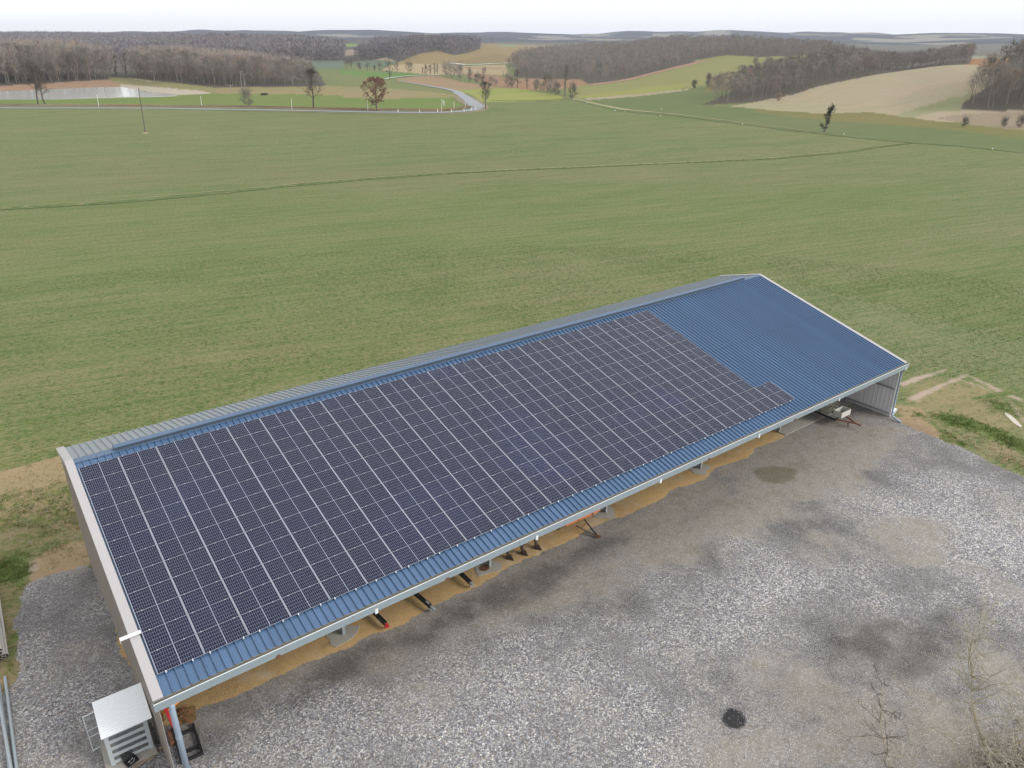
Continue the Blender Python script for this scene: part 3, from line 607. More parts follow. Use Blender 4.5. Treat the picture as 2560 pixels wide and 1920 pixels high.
# gutter
gy0, gy1 = YE - .19, YE + .02; gz1 = Z0 + YE * ST / CT - .10; gz0 = gz1 - .36; gxa, gxb = X0 - .04, X1 + .03
m = MB(); m.box((gxa, gy0, gz0), (gxb, gy0 + .012, gz1)); m.box((gxa, gy0 + .012, gz0), (gxb, gy1, gz0 + .012))
m.box((gxa, gy0 + .012, gz0 + .012), (gxa + .012, gy1, gz1 - .02)); m.box((gxb - .012, gy0 + .012, gz0 + .012), (gxb, gy1, gz1 - .02))
gut = m.build('gutter', M_GUT, barn)
m = MB(); m.box((gxa + .012, gy0 + .012, gz0 + .20), (gxb - .012, gy1 + .03, gz0 + .212)); m.box((gxa + .012, gy1 + .0, gz0 + .012), (gxb - .012, gy1 + .012, gz1 - .03)); m.build('gutter_lining', M_GUTIN, gut)
m = MB(); m.box((gxa, gy0 - .012, gz1), (gxb, gy0 + .022, gz1 + .018)); m.build('rim', M_RIM, gut)
for k in range(7):
    x = -.28 + 8.97 * k; 
    if k == 0: continue
    m = MB(); m.box((x - .07, gy0 - .02, gz0 - .10), (x + .07, gy0 - .002, gz0 + .16)); m.box((x - .05, gy0 - .004, gz0 - .11), (x + .05, gy0 + .2, gz0 - .095)); m.build('gutter_bracket', M_RIM, gut)
m = MB()
for x in np.arange(1.6, 53, 2.99): m.box((x - .006, gy0 - .004, gz0 + .01), (x + .006, gy0 + .0, gz1))
m.build('gutter_joint', M_GUTIN, gut)
for x in (4.25, 12.35, 30.8, 39.4):
    m = MB(); m.box((x - .09, gy0 - .03, gz0 - .06), (x + .09, gy0 - .005, gz0 + .09)); o = m.build('gutter_clip', M_RUST, gut)
# down pipes
m = MB(); m.tube([(.12, gy0 + .10, gz0 + .02), (.12, gy0 + .10, gz0 - .10), (.10, -1.03, gz0 - .3), (.10, -1.03, .0)], .115, 16)
o = m.build('downpipe', M_PIPE, barn, smooth=True); o['label'] = 'thick pale blue downpipe at the near left corner'
for z in (2.6, .9):
    m = MB(); m.tube([(.10, -1.03, z), (.10, -1.03, z + .05)], .13, 16); m.build('pipe_collar', M_PIPE, o)
m = MB(); m.tube([(53.60, gy0 + .10, gz0 + .02), (53.60, gy0 + .06, gz0 - .10), (53.55, -.86, gz0 - .35), (53.55, -.86, .35), (53.52, -1.05, .2), (53.45, -1.7, .08)], .075, 12)
o = m.build('downpipe', M_PIPE, barn, smooth=True); o['label'] = 'downpipe with an outlet shoe at the far right corner'
# gable walls
def gable(xa, xb, mat, lab, ribx=None):
    m = MB(); zf = lambda y: Z0 + min(y, YR) * ST / CT - .20 if y <= YR else ZR - (y - YR) * .262 - .06
    ys = [-.62, YR, YBK]; n = 3
    V_ = [(x, y, 0.02) for x in (xa, xb) for y in ys] + [(x, y, zf(y)) for x in (xa, xb) for y in ys]
    m.add(V_, [(0, 6, 7, 1), (1, 7, 8, 2), (4, 10, 9, 3), (5, 11, 10, 4), (0, 3, 9, 6), (2, 8, 11, 5)])
    if ribx is not None:
        sgn = -1 if ribx < (xa + xb) / 2 else 1; y = -.35
        while y < YBK - .1:
            x = ribx; m.box((min(x, x + sgn * .035), y - .025, .06), (max(x, x + sgn * .035), y + .025, zf(y) - .03)); y += .333
    o = m.build('gable_wall', mat, barn); o['label'] = lab; return o
g1 = gable(-.36, -.31, M_TAUPE, 'taupe profiled cladding of the near left gable')
m = MB()
for z in np.arange(.25, 8.2, .25):
    y0 = max(-.62, ((z + .25 - Z0) * CT / ST)); y1 = min(YBK, YR + (ZR - .1 - z) / .262)
    if y1 > y0: m.box((-.372, y0, z), (-.36, y1, z + .10))
m.build('cladding_rib', M_TAUPE, g1)
MB().box((-.305, -.60, .02), (-.285, 16.9, 4.2)).build('bounce_lining', M_CLADIN, g1)  # unseen pale lining added to bounce light onto the shed floor
g2 = gable(53.80, 53.85, M_CLADIN, 'light grey cladding of the far right gable seen from inside', 53.80)
for z, s in ((2.35, .12), (.25, .10), (4.2, .1)):
    y0 = max(-.6, (z + .3 - Z0) * CT / ST); m = MB(); m.box((53.64, y0, z), (53.764, 16.9, z + s)); m.build('cladding_rail', M_STEEL, g2)
m = MB(); m.box((-.30, YBK - .06, .02), (53.79, YBK - .01, ZBE + .0)); 
x = 0
while x < 53.6: m.box((x - .02, YBK - .09, .05), (x + .02, YBK - .06, ZBE - .05)); x += .333
o = m.build('back_wall', M_CLADIN, barn)
# frames
def hbeam(m, p, q, h=.30, w=.16, t=.014, side=(1, 0, 0)):
    p = Vector(p); q = Vector(q); d = (q - p).normalized(); s = Vector(side); nrm = d.cross(s).normalized()
    m.bar(p, q, t, h - 2 * t, 0, up=nrm) if False else None
    for sg in (-1, 1): 
        off = nrm * sg * (h / 2 - t / 2); 
        vs = []
        for e in (p, q):
            for a, c in ((-1, -1), (1, -1), (1, 1), (-1, 1)): vs.append(e + off + s * a * w / 2 + nrm * c * t / 2)
        m.add(vs, [(0, 1, 2, 3), (7, 6, 5, 4), (0, 4, 5, 1), (1, 5, 6, 2), (2, 6, 7, 3), (3, 7, 4, 0)])
    vs = []
    for e in (p, q):
        for a, c in ((-1, -1), (1, -1), (1, 1), (-1, 1)): vs.append(e + s * a * t / 2 + nrm * c * (h / 2 - t))
    m.add(vs, [(0, 1, 2, 3), (7, 6, 5, 4), (0, 4, 5, 1), (1, 5, 6, 2), (2, 6, 7, 3), (3, 7, 4, 0)])
for k in range(7):
    x = min(max(-.28 + 8.97 * k, -.18), 53.55)
    m = MB(); hbeam(m, (x, 3.15, .02), (x, 3.15, Z0 + 3.15 * ST / CT - .5)); m.build('column', M_STEEL, barn)
    m = MB(); hbeam(m, (x, 16.6, .02), (x, 16.6, ZBE - .3)); m.build('column', M_STEEL, barn)
    m = MB(); a = RF(x, sE + .12, -.50); c = RF(x, sR, -.50); hbeam(m, a, c, .34); c2 = RB(x, sB - .2, -.40); hbeam(m, c, c2, .30); m.build('rafter', M_STEEL, barn)
    if k in (1, 2, 3, 4):
        m = MB(); pts = []
        for a_ in range(14):
            an = a_ / 14 * 2 * math.pi; rr = 1 + .18 * math.sin(3 * an + k * 2) + .1 * math.sin(5 * an + k)
            pts.append((x - .1 + .80 * rr * math.cos(an), 3.1 + .68 * rr * math.sin(an)))
        n = len(pts); m.add([(p[0], p[1], .035) for p in pts] + [(p[0], p[1], -.05) for p in pts], [tuple(range(n))] + [(i, i + n, (i + 1) % n + n, (i + 1) % n) for i in range(n)])
        m.build('concrete_footing', M_CONC, barn)
m = MB()
for s in np.arange(sE + .6, sR, 1.55):
    a = RF(X0 + .1, s, -.235); c = RF(X1 - .16, s, -.235); m.bar(a, c, .07, .18, up=(0, -ST, CT))
for s in np.arange(.5, sB, 1.5):
    a = RB(X0 + .1, s, -.115); c = RB(X1 - .16, s, -.115); m.bar(a, c, .07, .18, up=(0, math.sin(TB), math.cos(TB)))
m.build('purlin', M_STEEL, barn)
m = MB(); m.box((44.56, 2.45, -.02), (53.60, 16.8, .06)); m.box((44.50, 2.5, -.02), (44.556, 16.8, .085)); slab = m.build('concrete_floor', M_CONC, barn)
# ------------------------------------------------------------------ solar panels
L_, W_ = PW - .020, PH - .009
b = NB('solar_cells'); tc = b.n('ShaderNodeTexCoord').outputs['Object']; sx = b.n('ShaderNodeSeparateXYZ', {0: tc})
def line(coord, pitch, w):
    fr = b.math('FRACT', b.math('DIVIDE', coord, pitch)); d = b.math('ABSOLUTE', b.math('SUBTRACT', fr, .5))
    return b.math('GREATER_THAN', d, .5 - w / pitch / 2)
xs_ = b.math('SUBTRACT', b.math('ABSOLUTE', b.math('SUBTRACT', sx.outputs[0], L_ / 2)), .010)
mx, my = .026, .004
px_ = (L_ / 2 - .010 - mx) / 10; py_ = (W_ - 2 * my) / 6
ln = b.math('MAXIMUM', line(xs_, px_, .0060), line(b.math('SUBTRACT', sx.outputs[1], my), py_, .0068))
ln = b.math('MAXIMUM', ln, b.math('LESS_THAN', xs_, .006)); ln = b.math('MAXIMUM', ln, b.math('GREATER_THAN', xs_, L_ / 2 - .010 - mx))
ye = b.math('ABSOLUTE', b.math('SUBTRACT', sx.outputs[1], W_ / 2)); ln = b.math('MAXIMUM', ln, b.math('GREATER_THAN', ye, W_ / 2 - my))
oi = b.n('ShaderNodeObjectInfo').outputs['Random']
cell = b.mix(oi, (.0060, .0078, .025), (.0095, .0092, .024))
ci = b.noise(tc, 1.4, 2, .5); cell = b.mix(b.math('MULTIPLY', ci, .5), cell, (.009, .012, .040)); wp_ = b.n('ShaderNodeNewGeometry').outputs['Position']; cell = b.mix(b.math('MULTIPLY', b.smooth(b.noise(wp_, .16, 2, .5), .52, .72), b.math('MULTIPLY_ADD', oi, .35, .1)), cell, (.012, .022, .085))
b.set('Base Color', b.mix(ln, cell, (.30, .33, .41))); b.set('Roughness', .18); b.set('Specular IOR Level', .16)
M_CELL = b.mat
M_FRAME = simple('anodised_frame', (.44, .46, .50), .35, .35, .05, 3); M_CLAMP = simple('bright_clamp', (.66, .68, .70), .35, .2)
m = MB(); fx, fy = .011, .003; zt_, zb_ = .0, -.034
m.box((0, 0, zb_), (L_, fy, zt_)); m.box((0, W_ - fy, zb_), (L_, W_, zt_)); m.box((0, fy, zb_), (fx, W_ - fy, zt_)); m.box((L_ - fx, fy, zb_), (L_, W_ - fy, zt_))
frame_me = m.build('frame', M_FRAME).data; cell_me = MB().add([(fx, fy, -.003), (L_ - fx, fy, -.003), (L_ - fx, W_ - fy, -.003), (fx, W_ - fy, -.003), (fx, fy, -.02), (L_ - fx, fy, -.02), (L_ - fx, W_ - fy, -.02), (fx, W_ - fy, -.02)], [(0, 1, 2, 3), (7, 6, 5, 4)]).build('glass', M_CELL).data
for nm in ('frame', 'glass'): bpy.data.objects.remove(bpy.data.objects[nm])
m = MB(); m.box((-.022, -.030, -.03), (.022, .012, .012)); m.box((-.03, -.05, -.075), (.03, -.028, -.03)); clamp_me = m.build('clamp', M_CLAMP).data; bpy.data.objects.remove(bpy.data.objects['clamp'])
m = MB(); m.box((-.024, -.020, -.02), (.024, .008, .004)); midclamp_me = m.build('clamp', M_CLAMP).data; bpy.data.objects.remove(bpy.data.objects['clamp'])
def ordn(n):
    s = 'th' if 10 <= n % 100 <= 20 else {1: 'st', 2: 'nd', 3: 'rd'}.get(n % 10, 'th'); return '%d%s' % (n, s)
cells = [(i, j) for i in range(22) for j in range(12)] + [(22, 0), (22, 1)]
for i, j in cells:
    base = RF(i * PW + .01, j * PH + .0045, 0)
    colp = 'column jutting out at the right' if i == 22 else ('column nearest the left gable' if i == 0 else '%s column from the left gable' % ordn(i + 1))
    rowp = 'bottom row by the gutter' if j == 0 else ('top row under the ridge' if j == 11 else '%s row up from the gutter' % ordn(j + 1))
    p = empty('solar_panel', base, (TH, 0, 0), 'solar panel, %s, %s' % (colp, rowp), 'solar panel', 'solar panels on the blue roof')
    p.empty_display_size = .1
    for nm, me in (('frame', frame_me), ('glass', cell_me)):
        o = bpy.data.objects.new(nm, me); COL.objects.link(o); o.parent = p
    for target in (.28, 1.36):
        xr = .30 + round((i * PW + target - .30) * 3) / 3 - i * PW
        o = bpy.data.objects.new('clamp', clamp_me if j == 0 else midclamp_me); COL.objects.link(o); o.parent = p; o.location = (xr, 0 if j == 0 else -.002, 0 if j == 0 else .0)
        if j == 11 or (i == 22 and j == 1):
            o = bpy.data.objects.new('clamp', midclamp_me); COL.objects.link(o); o.parent = p; o.location = (xr, W_ + .004, 0)
# cable cover over the verge
o = MB(); a = RF(-.75, 2.22, -.02)
o.box((-.78, 2.0, 0), (.0, 2.22, .02), M=Matrix.Translation((0, 0, Z0 + 2.1 * ST / CT + .0)) @ Matrix.Identity(4)); o.box((-.78, 2.0, -.14), (-.765, 2.22, .0), M=Matrix.Translation((0, 0, Z0 + 2.1 * ST / CT)))
tag(o.build('cable_cover', M_RIM, None, bevel=.004), 'short shiny metal cable cover bridging the left verge trim', 'cable cover')
# ------------------------------------------------------------------ ribbons: roads, tracks, ditch
def densify(P, step):
    out = []
    for a, c in zip(P[:-1], P[1:]):
        a = np.array(a); c = np.array(c); n = max(1, int(np.linalg.norm(c[:2] - a[:2]) / step))
        out += [a + (c - a) * k / n for k in range(n)]
    return np.array(out + [np.array(P[-1])])
def ribbon(name, pix, width, mat, lift=.08, step=4, kind='structure', jit=0.0, world=None):
    P = densify([T(u, v) for u, v in pix] if world is None else world, step); Q = P.copy()
    for _ in range(2): Q[1:-1] = (Q[:-2] + 2 * Q[1:-1] + Q[2:]) / 4
    d = np.gradient(Q[:, :2], axis=0); d /= np.linalg.norm(d, axis=1)[:, None] + 1e-9; n = np.stack([-d[:, 1], d[:, 0]], 1)
    w = np.interp(np.arange(len(Q)), np.linspace(0, len(Q) - 1, len(width)), width) if hasattr(width, '__len__') else np.full(len(Q), width)
    if jit: w = w * (1 + jit * (np.random.default_rng(3).random(len(Q)) - .5))
    cols = []
    for k in (-.5, -.2, .2, .5):
        xy = Q[:, :2] + n * (w * k)[:, None]; cols.append(np.concatenate([xy, (H(xy[:, 0], xy[:, 1]) + lift + (.03 if abs(k) < .3 else 0))[:, None]], 1))
    V_ = np.stack(cols, 1).reshape(-1, 3); N = len(Q)
    i, j = np.meshgrid(np.arange(N - 1), np.arange(3), indexing='ij'); F_ = np.stack([i * 4 + j, i * 4 + j + 1, (i + 1) * 4 + j + 1, (i + 1) * 4 + j], -1).reshape(-1, 4)
    o = np_mesh(name, V_, F_[:, ::-1], mat, smooth=True)
    if kind: tag(o, kind=kind)
    return o, Q, n
M_ROAD = simple('worn_asphalt', (.25, .26, .28), .85, 0, .08, .1, .05, 2)
M_ROAD2 = simple('pale_lane', (.42, .41, .38), .9, 0, .08, .1)
M_VERGE = simple('dry_verge', (.20, .155, .095), .95, 0, .3, .25, .2, 1.5, dirt=((.12, .13, .05), .5, .65))
M_DITCHG = simple('ditch_grass', (.085, .125, .03), .95, 0, .35, .15, .2, 2, dirt=((.19, .17, .07), .52, .66))
M_TRACKT = simple('dry_track', (.25, .235, .115), .95, 0, .25, .1, .15, 1)
ribbon('road', [(-200, 270), (0, 270), (200, 270.5), (400, 271), (560, 274), (760, 277), (900, 280), (1030, 282), (1110, 282), (1160, 279), (1190, 274), (1196, 268), (1180, 257), (1160, 243), (1143, 231)], [4.5, 4.5, 4.5, 5, 5.5], M_ROAD, .12)
ribbon('road', [(1196, 269), (1180, 256), (1160, 242), (1141, 229), (1118, 223), (1080, 217), (1040, 210), (998, 203)], [6.5, 6, 5, 4, 3, 2, 1.6], M_ROAD, .2)
ribbon('lane', [(962, 198), (975, 195), (1000, 192), (1040, 189.5), (1080, 188), (1100, 187)], [5, 4, 4], M_ROAD2, .3, 6)
ribbon('lane', [(1123, 158.5), (1140, 159.5), (1162, 163), (1200, 162), (1240, 159), (1278, 158.5)], 6, M_WHITE, .5, 8)
ribbon('verge', [(-200, 265.5), (0, 265.5), (200, 265.5), (400, 267), (560, 269), (760, 272), (900, 275.5), (1030, 277), (1110, 277)], 5.5, M_VERGE, .10)
ribbon('verge', [(560, 278), (760, 281), (900, 284), (1030, 286.5), (1110, 286), (1165, 283.5), (1205, 277), (1213, 268), (1195, 256), (1170, 242)], [1, 2, 3, 3.5, 4, 4, 4], M_VERGE, .09)
ribbon('verge', [(1185, 268), (1166, 256), (1148, 244), (1140, 236)], [3, 7, 6, 2], M_VERGE, .10)
_, QD, _ = ribbon('ditch', [(-140, 531), (0, 522), (120, 516), (300, 505), (500, 488), (600, 477), (700, 467), (800, 459), (900, 450), (1000, 443), (1100, 436), (1300, 425), (1500, 417), (1700, 408), (1900, 399), (2000, 392), (2100, 383), (2200, 368), (2275, 359)], [3.6, 3.4, 2.8, 2.0, 1.3, 1.6, 1.3, 1.3, 1.6, 1.5, 1.2], M_DITCHG, .07, 2, jit=.4)
ribbon('ditch_edge', [(-140, 526), (0, 517.5), (300, 501), (600, 473.5), (800, 455), (1000, 439.5), (1100, 433), (1300, 423), (1500, 415), (1700, 406), (1900, 397.5), (2150, 374)], [.1, .2, .3, .5, .2, .9, .9, .7, .3, .2], M_TRACKT, .06, 2, jit=.9)
ribbon('field_track', [(1440, 250), (1500, 266), (1560, 279), (1700, 291), (1855, 312), (1990, 328), (2110, 342), (2270, 357), (2400, 366), (2560, 383), (2700, 398)], [3, 2, 2, 1.2, 1.2, 1, 1.2, .8, .7, .8], M_DITCHG, .09, 4, jit=.8)
ribbon('field_track', [(1430, 246), (1500, 262), (1560, 274), (1700, 287), (1855, 306), (1990, 323), (2110, 338)], [3, 3.5, 3, 1.2, .9, .5], M_TRACKT, .07, 4, jit=.8)
ribbon('field_edge', [(1230, 252), (1300, 252.5), (1410, 249)], 1.6, M_DITCHG, .1, 4)
M_WOODEDGE = simple('leaf_litter', (.27, .155, .105), .95, 0, .25, .1)
ribbon('leaf_litter_strip', ZE((880, 657), (1200, 618), (1450, 570), (1600, 528), (1900, 455), (2212, 378)), 7, M_WOODEDGE, .15, 6)

# pond
M_WATER = NB('pond_water'); bw = M_WATER; wn = bw.noise(bw.n('ShaderNodeNewGeometry').outputs['Position'], .8, 3, .5)
bw.set('Base Color', (.42, .43, .40, 1)); bw.set('Roughness', .16); bw.set('Specular IOR Level', .9); bw.bump(wn, .2, .08); M_WATER = bw.mat
pp = [(-300, 248), (0, 247), (128, 246.5), (272, 243.5), (380, 241), (443, 238.5), (430, 235), (389, 231), (345, 224), (303, 217.5), (233, 218.5), (180, 220), (136, 222), (60, 226), (0, 228), (-300, 232)]
zp = max(T(u, v)[2] for u, v in pp[5:14]) + .02; zp = 1.75
W3 = [G(u, v, zp) for u, v in pp]
n = len(W3); V_ = [tuple(p) for p in W3] + [(p[0], p[1], zp - .5) for p in W3]
pond = MB().add(V_, [tuple(range(n))] + [(i, i + n, (i + 1) % n + n, (i + 1) % n) for i in range(n)]).build('pond_water', M_WATER); tag(pond, kind='structure')
M_PUD = NB('puddle'); M_PUD.set('Base Color', (.50, .45, .36, 1)); M_PUD.set('Roughness', .12); M_PUD = M_PUD.mat
pp = [(2511, 1034), (2514, 1030), (2530, 1040), (2545, 1054), (2556, 1066), (2552, 1069), (2535, 1058), (2522, 1046)]
tag(MB().add([tuple(G(u, v, .03)) for u, v in pp], [tuple(range(len(pp)))]).build('puddle', M_PUD), kind='structure')

# ------------------------------------------------------------------ bare trees
def tubes_q(paths, n=3):
    """paths: list of (pts(k,3), radii(k)) -> quads"""
    Vs, Fs = [], []; off = 0
    for P, Rr in paths:
        P = np.asarray(P, float); d = np.gradient(P, axis=0); d /= np.linalg.norm(d, axis=1)[:, None] + 1e-9
        ref = np.array([1., 0, 0]) if abs(d[0][2]) > .7 else np.array([0, 0, 1.])
        x = np.cross(d, ref); x /= np.linalg.norm(x, axis=1)[:, None] + 1e-9; y = np.cross(d, x)
        a = np.arange(n) / n * 2 * np.pi
        ring = P[:, None] + (x[:, None] * np.cos(a)[None, :, None] + y[:, None] * np.sin(a)[None, :, None]) * np.asarray(Rr)[:, None, None]
        k = len(P); Vs.append(ring.reshape(-1, 3)); i, j = np.meshgrid(np.arange(k - 1), np.arange(n), indexing='ij')
        Fs.append(np.stack([i * n + j, i * n + (j + 1) % n, (i + 1) * n + (j + 1) % n, (i + 1) * n + j], -1).reshape(-1, 4) + off); off += k * n
    return np.concatenate(Vs), np.concatenate(Fs)
def strips(P0, D, L, W, g, tip=.35):
    """thin quads from P0 along D"""
    n = len(P0); D = D / (np.linalg.norm(D, axis=1)[:, None] + 1e-9); s = np.cross(D, g.normal(size=(n, 3))); s /= np.linalg.norm(s, axis=1)[:, None] + 1e-9
    Wc = np.asarray(W).reshape(-1, 1) * np.ones((n, 1)); Lc = np.asarray(L).reshape(-1, 1) * np.ones((n, 1)); E_ = P0 + D * Lc
    V_ = np.stack([P0 - s * Wc / 2, P0 + s * Wc / 2, E_ + s * Wc / 2 * tip, E_ - s * Wc / 2 * tip], 1).reshape(-1, 3)
    return V_, np.arange(n * 4).reshape(-1, 4)
def gen_tree(seed, h=10, rad=4, base=.3, nl=10, n2=5, nt=10, tw=.05, tl=1.2, tr=.22, up=.5, sides=4, trunks=1, lean=0.0, leaf=None, domed=True):
    g = np.random.default_rng(seed); paths = []; P0 = []; D0 = []
    for tk in range(trunks):
        ta = g.random() * 6.28; off = np.array([math.cos(ta), math.sin(ta), 0]) * (rad * .25 if trunks > 1 else 0)
        k = 6; zt = np.linspace(0, 1, k); th_ = h * (.82 + .1 * g.random())
        tp = np.stack([zt * 0, zt * 0, zt * th_], 1) + off * (.3 + zt)[:, None] + np.cumsum(g.normal(0, h * .012, (k, 3)) * [1, 1, 0], 0); tp[:, 0] += lean * zt * h
        rr = tr * (1 - .82 * zt) / (1 if trunks == 1 else 1.6); paths.append((tp, rr))
        for i in range(nl):
            t = base + (0.97 - base) * (i + g.random()) / nl; q = np.array([np.interp(t, zt, tp[:, c]) for c in range(3)])
            az_ = i * 2.4 + g.random(); prof = math.sin(math.pi * min(1, max(.08, (t - base * .6) / (1.12 - base * .6)))) ** .6
            ln_ = rad * (.65 + .5 * g.random()) * prof * (1.05 if t < .7 else .8); elv = (.35 + .75 * t) * (.6 + up) * (.8 + .4 * g.random())
            d = np.array([math.cos(az_) * math.cos(elv), math.sin(az_) * math.cos(elv), math.sin(elv)])
            mid = q + d * ln_ * .5 + g.normal(0, ln_ * .05, 3); e = q + d * ln_ + [0, 0, ln_ * .18 * up] + g.normal(0, ln_ * .06, 3)
            r0 = tr * (1 - .8 * t) * .5; paths.append((np.array([q, mid, e]), [r0, r0 * .6, r0 * .25]))
            for j in range(n2):
                s = .25 + .75 * (j + g.random()) / n2; c = (q + (mid - q) * s * 2) if s < .5 else (mid + (e - mid) * (s * 2 - 1))
                dd = d + g.normal(0, .65, 3) + [0, 0, .25 * up]; dd /= np.linalg.norm(dd); l2 = ln_ * (.28 + .3 * g.random()) + .15 * rad
                e2 = c + dd * l2; paths.append((np.array([c, e2]), [r0 * .35, r0 * .1]))
                tt = g.random(nt); P0.append(c + (e2 - c) * tt[:, None]); D0.append(dd * .8 + g.normal(0, .6, (nt, 3)) + [0, 0, .3 * up])
    cz = .55 * h
    def dome(Q):
        Q = np.array(Q, float); q = Q / [rad, rad, 1]; q[..., 2] = (Q[..., 2] - cz) / (h - cz); q[..., 2] = np.maximum(q[..., 2], 0); nr = np.linalg.norm(q, axis=-1, keepdims=True); s = np.where(nr > .92, .92 / np.maximum(nr, 1e-6) * (1 + .12 * np.minimum(nr - .92, 1)), 1)
        R_ = Q.copy(); R_[..., :2] = Q[..., :2] * s; R_[..., 2] = np.where(Q[..., 2] > cz, cz + (Q[..., 2] - cz) * s[..., 0], Q[..., 2]); return R_
    if domed and rad > .2 * h: paths = [(dome(p), r) for p, r in paths]; P0 = [dome(p) for p in P0]
    V1, F1 = tubes_q(paths, sides); P0 = np.concatenate(P0); D0 = np.concatenate(D0)
    if leaf: V2, F2 = strips(P0 + g.normal(0, .25, P0.shape), D0, leaf * (.6 + .8 * g.random(len(P0))), leaf * .75, g, .8)
    else: V2, F2 = strips(P0, D0, tl * (.5 + g.random(len(P0))), tw, g)
    return V1, F1, V2, F2
def foliage_mat(name, c1, c2, sc=.07):
    b = NB(name); p = b.n('ShaderNodeNewGeometry').outputs['Position']; oi = b.n('ShaderNodeObjectInfo').outputs['Random']
    f = b.math('ADD', b.math('MULTIPLY', b.noise(p, sc, 2, .5), .9), b.math('MULTIPLY', b.noise(p, .8, 3, .6), .5)); f = b.math('ADD', f, b.math('MULTIPLY', b.math('SUBTRACT', oi, .5), .5))
    cbase = b.mix(b.smooth(f, .42, .95), c1, c2); tint = b.noise(p, sc * 1.7, 1, .5); tintk = .08 if 'purple' in name else .5; cbase = b.mix(b.math('MULTIPLY', b.smooth(b.math('ADD', tint, b.math('MULTIPLY', b.math('SUBTRACT', oi, .5), .3)), .60, .74), tintk), cbase, (c2[0] * 1.05, c2[1] * .70, c2[2] * .58)); b.set('Base Color', cbase); b.set('Roughness', .9); b.set('Specular IOR Level', .15); return b.mat
M_BARK = foliage_mat('bark', (.12, .10, .08), (.28, .25, .21)); M_TWIG = foliage_mat('winter_twigs', (.17, .155, .135), (.31, .283, .247))
M_TWIGD = foliage_mat('purple_grey_twigs', (.155, .142, .145), (.215, .195, .195), .006)
M_LEAFB = foliage_mat('dead_oak_leaves', (.17, .088, .058), (.29, .165, .115), .5); M_IVY = foliage_mat('ivy_leaves', (.018, .030, .012), (.050, .070, .028), .5)
M_TWIGF = foliage_mat('dark_winter_twigs', (.085, .072, .06), (.16, .135, .11)); M_BARKF = foliage_mat('dark_bark', (.06, .05, .04), (.12, .105, .085))
M_TWIGR = foliage_mat('reddish_twigs', (.17, .10, .07), (.27, .17, .12), .1)
MIDV = [gen_tree(100 + s, h=10, rad=4.0, base=.30, nl=11, n2=5, nt=10, tw=.05, tl=1.3, tr=.15, up=.65, sides=3) for s in range(6)]
LOWV = [gen_tree(200 + s, h=10, rad=4.3, base=.24, nl=8, n2=3, nt=8, tw=.12, tl=1.6, tr=.13, up=.6, sides=3) for s in range(6)]
FARV = [gen_tree(300 + s, h=10, rad=5.0, base=.15, nl=5, n2=2, nt=6, tw=.50, tl=2.6, tr=.14, up=.6, sides=3) for s in range(5)]
def merge(name, items, variants, mats, label, cat, group=None):
    """items: (x, y, z, scale, rot, variant)"""
    Vs, Fs, Ms = [], [], []; off = 0
    for (x, y, z, s, sz, rt, vi) in items:
        V1, F1, V2, F2 = variants[vi % len(variants)]; c, sn_ = math.cos(rt), math.sin(rt)
        for V_, F_, mi in ((V1, F1, 0), (V2, F2, 1)):
            Q = np.empty(V_.shape); Q[:, 0] = (V_[:, 0] * c - V_[:, 1] * sn_) * s + x; Q[:, 1] = (V_[:, 0] * sn_ + V_[:, 1] * c) * s + y; Q[:, 2] = V_[:, 2] * sz + z - .1
            Vs.append(Q); Fs.append(F_ + off); Ms.append(np.full(len(F_), mi)); off += len(V_)
    if not Vs: return None
    o = np_mesh(name, np.concatenate(Vs), np.concatenate(Fs), mats, mi=np.concatenate(Ms)); return tag(o, label, cat, group, 'stuff')
def scatter(polys, spacing, Dmin, Dmax, seed, umin=-250, umax=2800):
    g = np.random.default_rng(seed); a0, a1 = bearing(umin), bearing(umax)
    xs = np.arange(CAM[0] - Dmax * .4, CAM[0] + Dmax, spacing); ys = np.arange(CAM[1], CAM[1] + Dmax, spacing); X, Y = np.meshgrid(xs, ys)
    X = (X + g.uniform(-.45, .45, X.shape) * spacing).ravel(); Y = (Y + g.uniform(-.45, .45, Y.shape) * spacing).ravel()
    D = np.hypot(X - CAM[0], Y - CAM[1]); A = np.arctan2(X - CAM[0], Y - CAM[1]); m = (D > Dmin) & (D < Dmax) & (A > a0) & (A < a1); X, Y = X[m], Y[m]
    Z = H(X, Y); U, V_ = project(np.stack([X, Y, Z], -1)); k = np.zeros(len(X), bool)
    for p in polys: k |= inpoly(U, V_, p)
    return X[k], Y[k], Z[k], np.hypot(X[k] - CAM[0], Y[k] - CAM[1]), U[k], V_[k]
W1 = [[(-260, 150), (-260, 214), (0, 211), (160, 206), (272, 197), (284, 190), (284, 150)], [(332, 150), (330, 188), (342, 196), (400, 203), (536, 214), (641, 216), (752, 214), (800, 208), (760, 198), (660, 190), (560, 165)], [(250, 150), (250, 170), (360, 172), (360, 150)]]
W4 = [ZE((150, 340), (400, 290), (900, 230), (1300, 215), (2212, 80)) + ZC((0, 75), (560, 62), (1100, 120), (940, 193), (520, 210), (300, 198), (60, 238)) + ZE((2212, 378), (1600, 522), (1200, 612), (880, 648), (800, 588), (260, 580), (0, 545), (0, 400))]
W5 = [ZC((150, 518), (340, 430), (400, 370), (900, 270), (930, 195), (1880, 150), (1868, 252), (1640, 268), (1280, 318), (880, 398), (740, 448), (480, 498))]
W6 = [ZC((1812, 552), (1830, 510), (2000, 400), (2150, 310), (2400, 240), (2400, 554))]
W7 = [ZC((1890, 150), (2190, 150), (2180, 214), (1895, 212))]
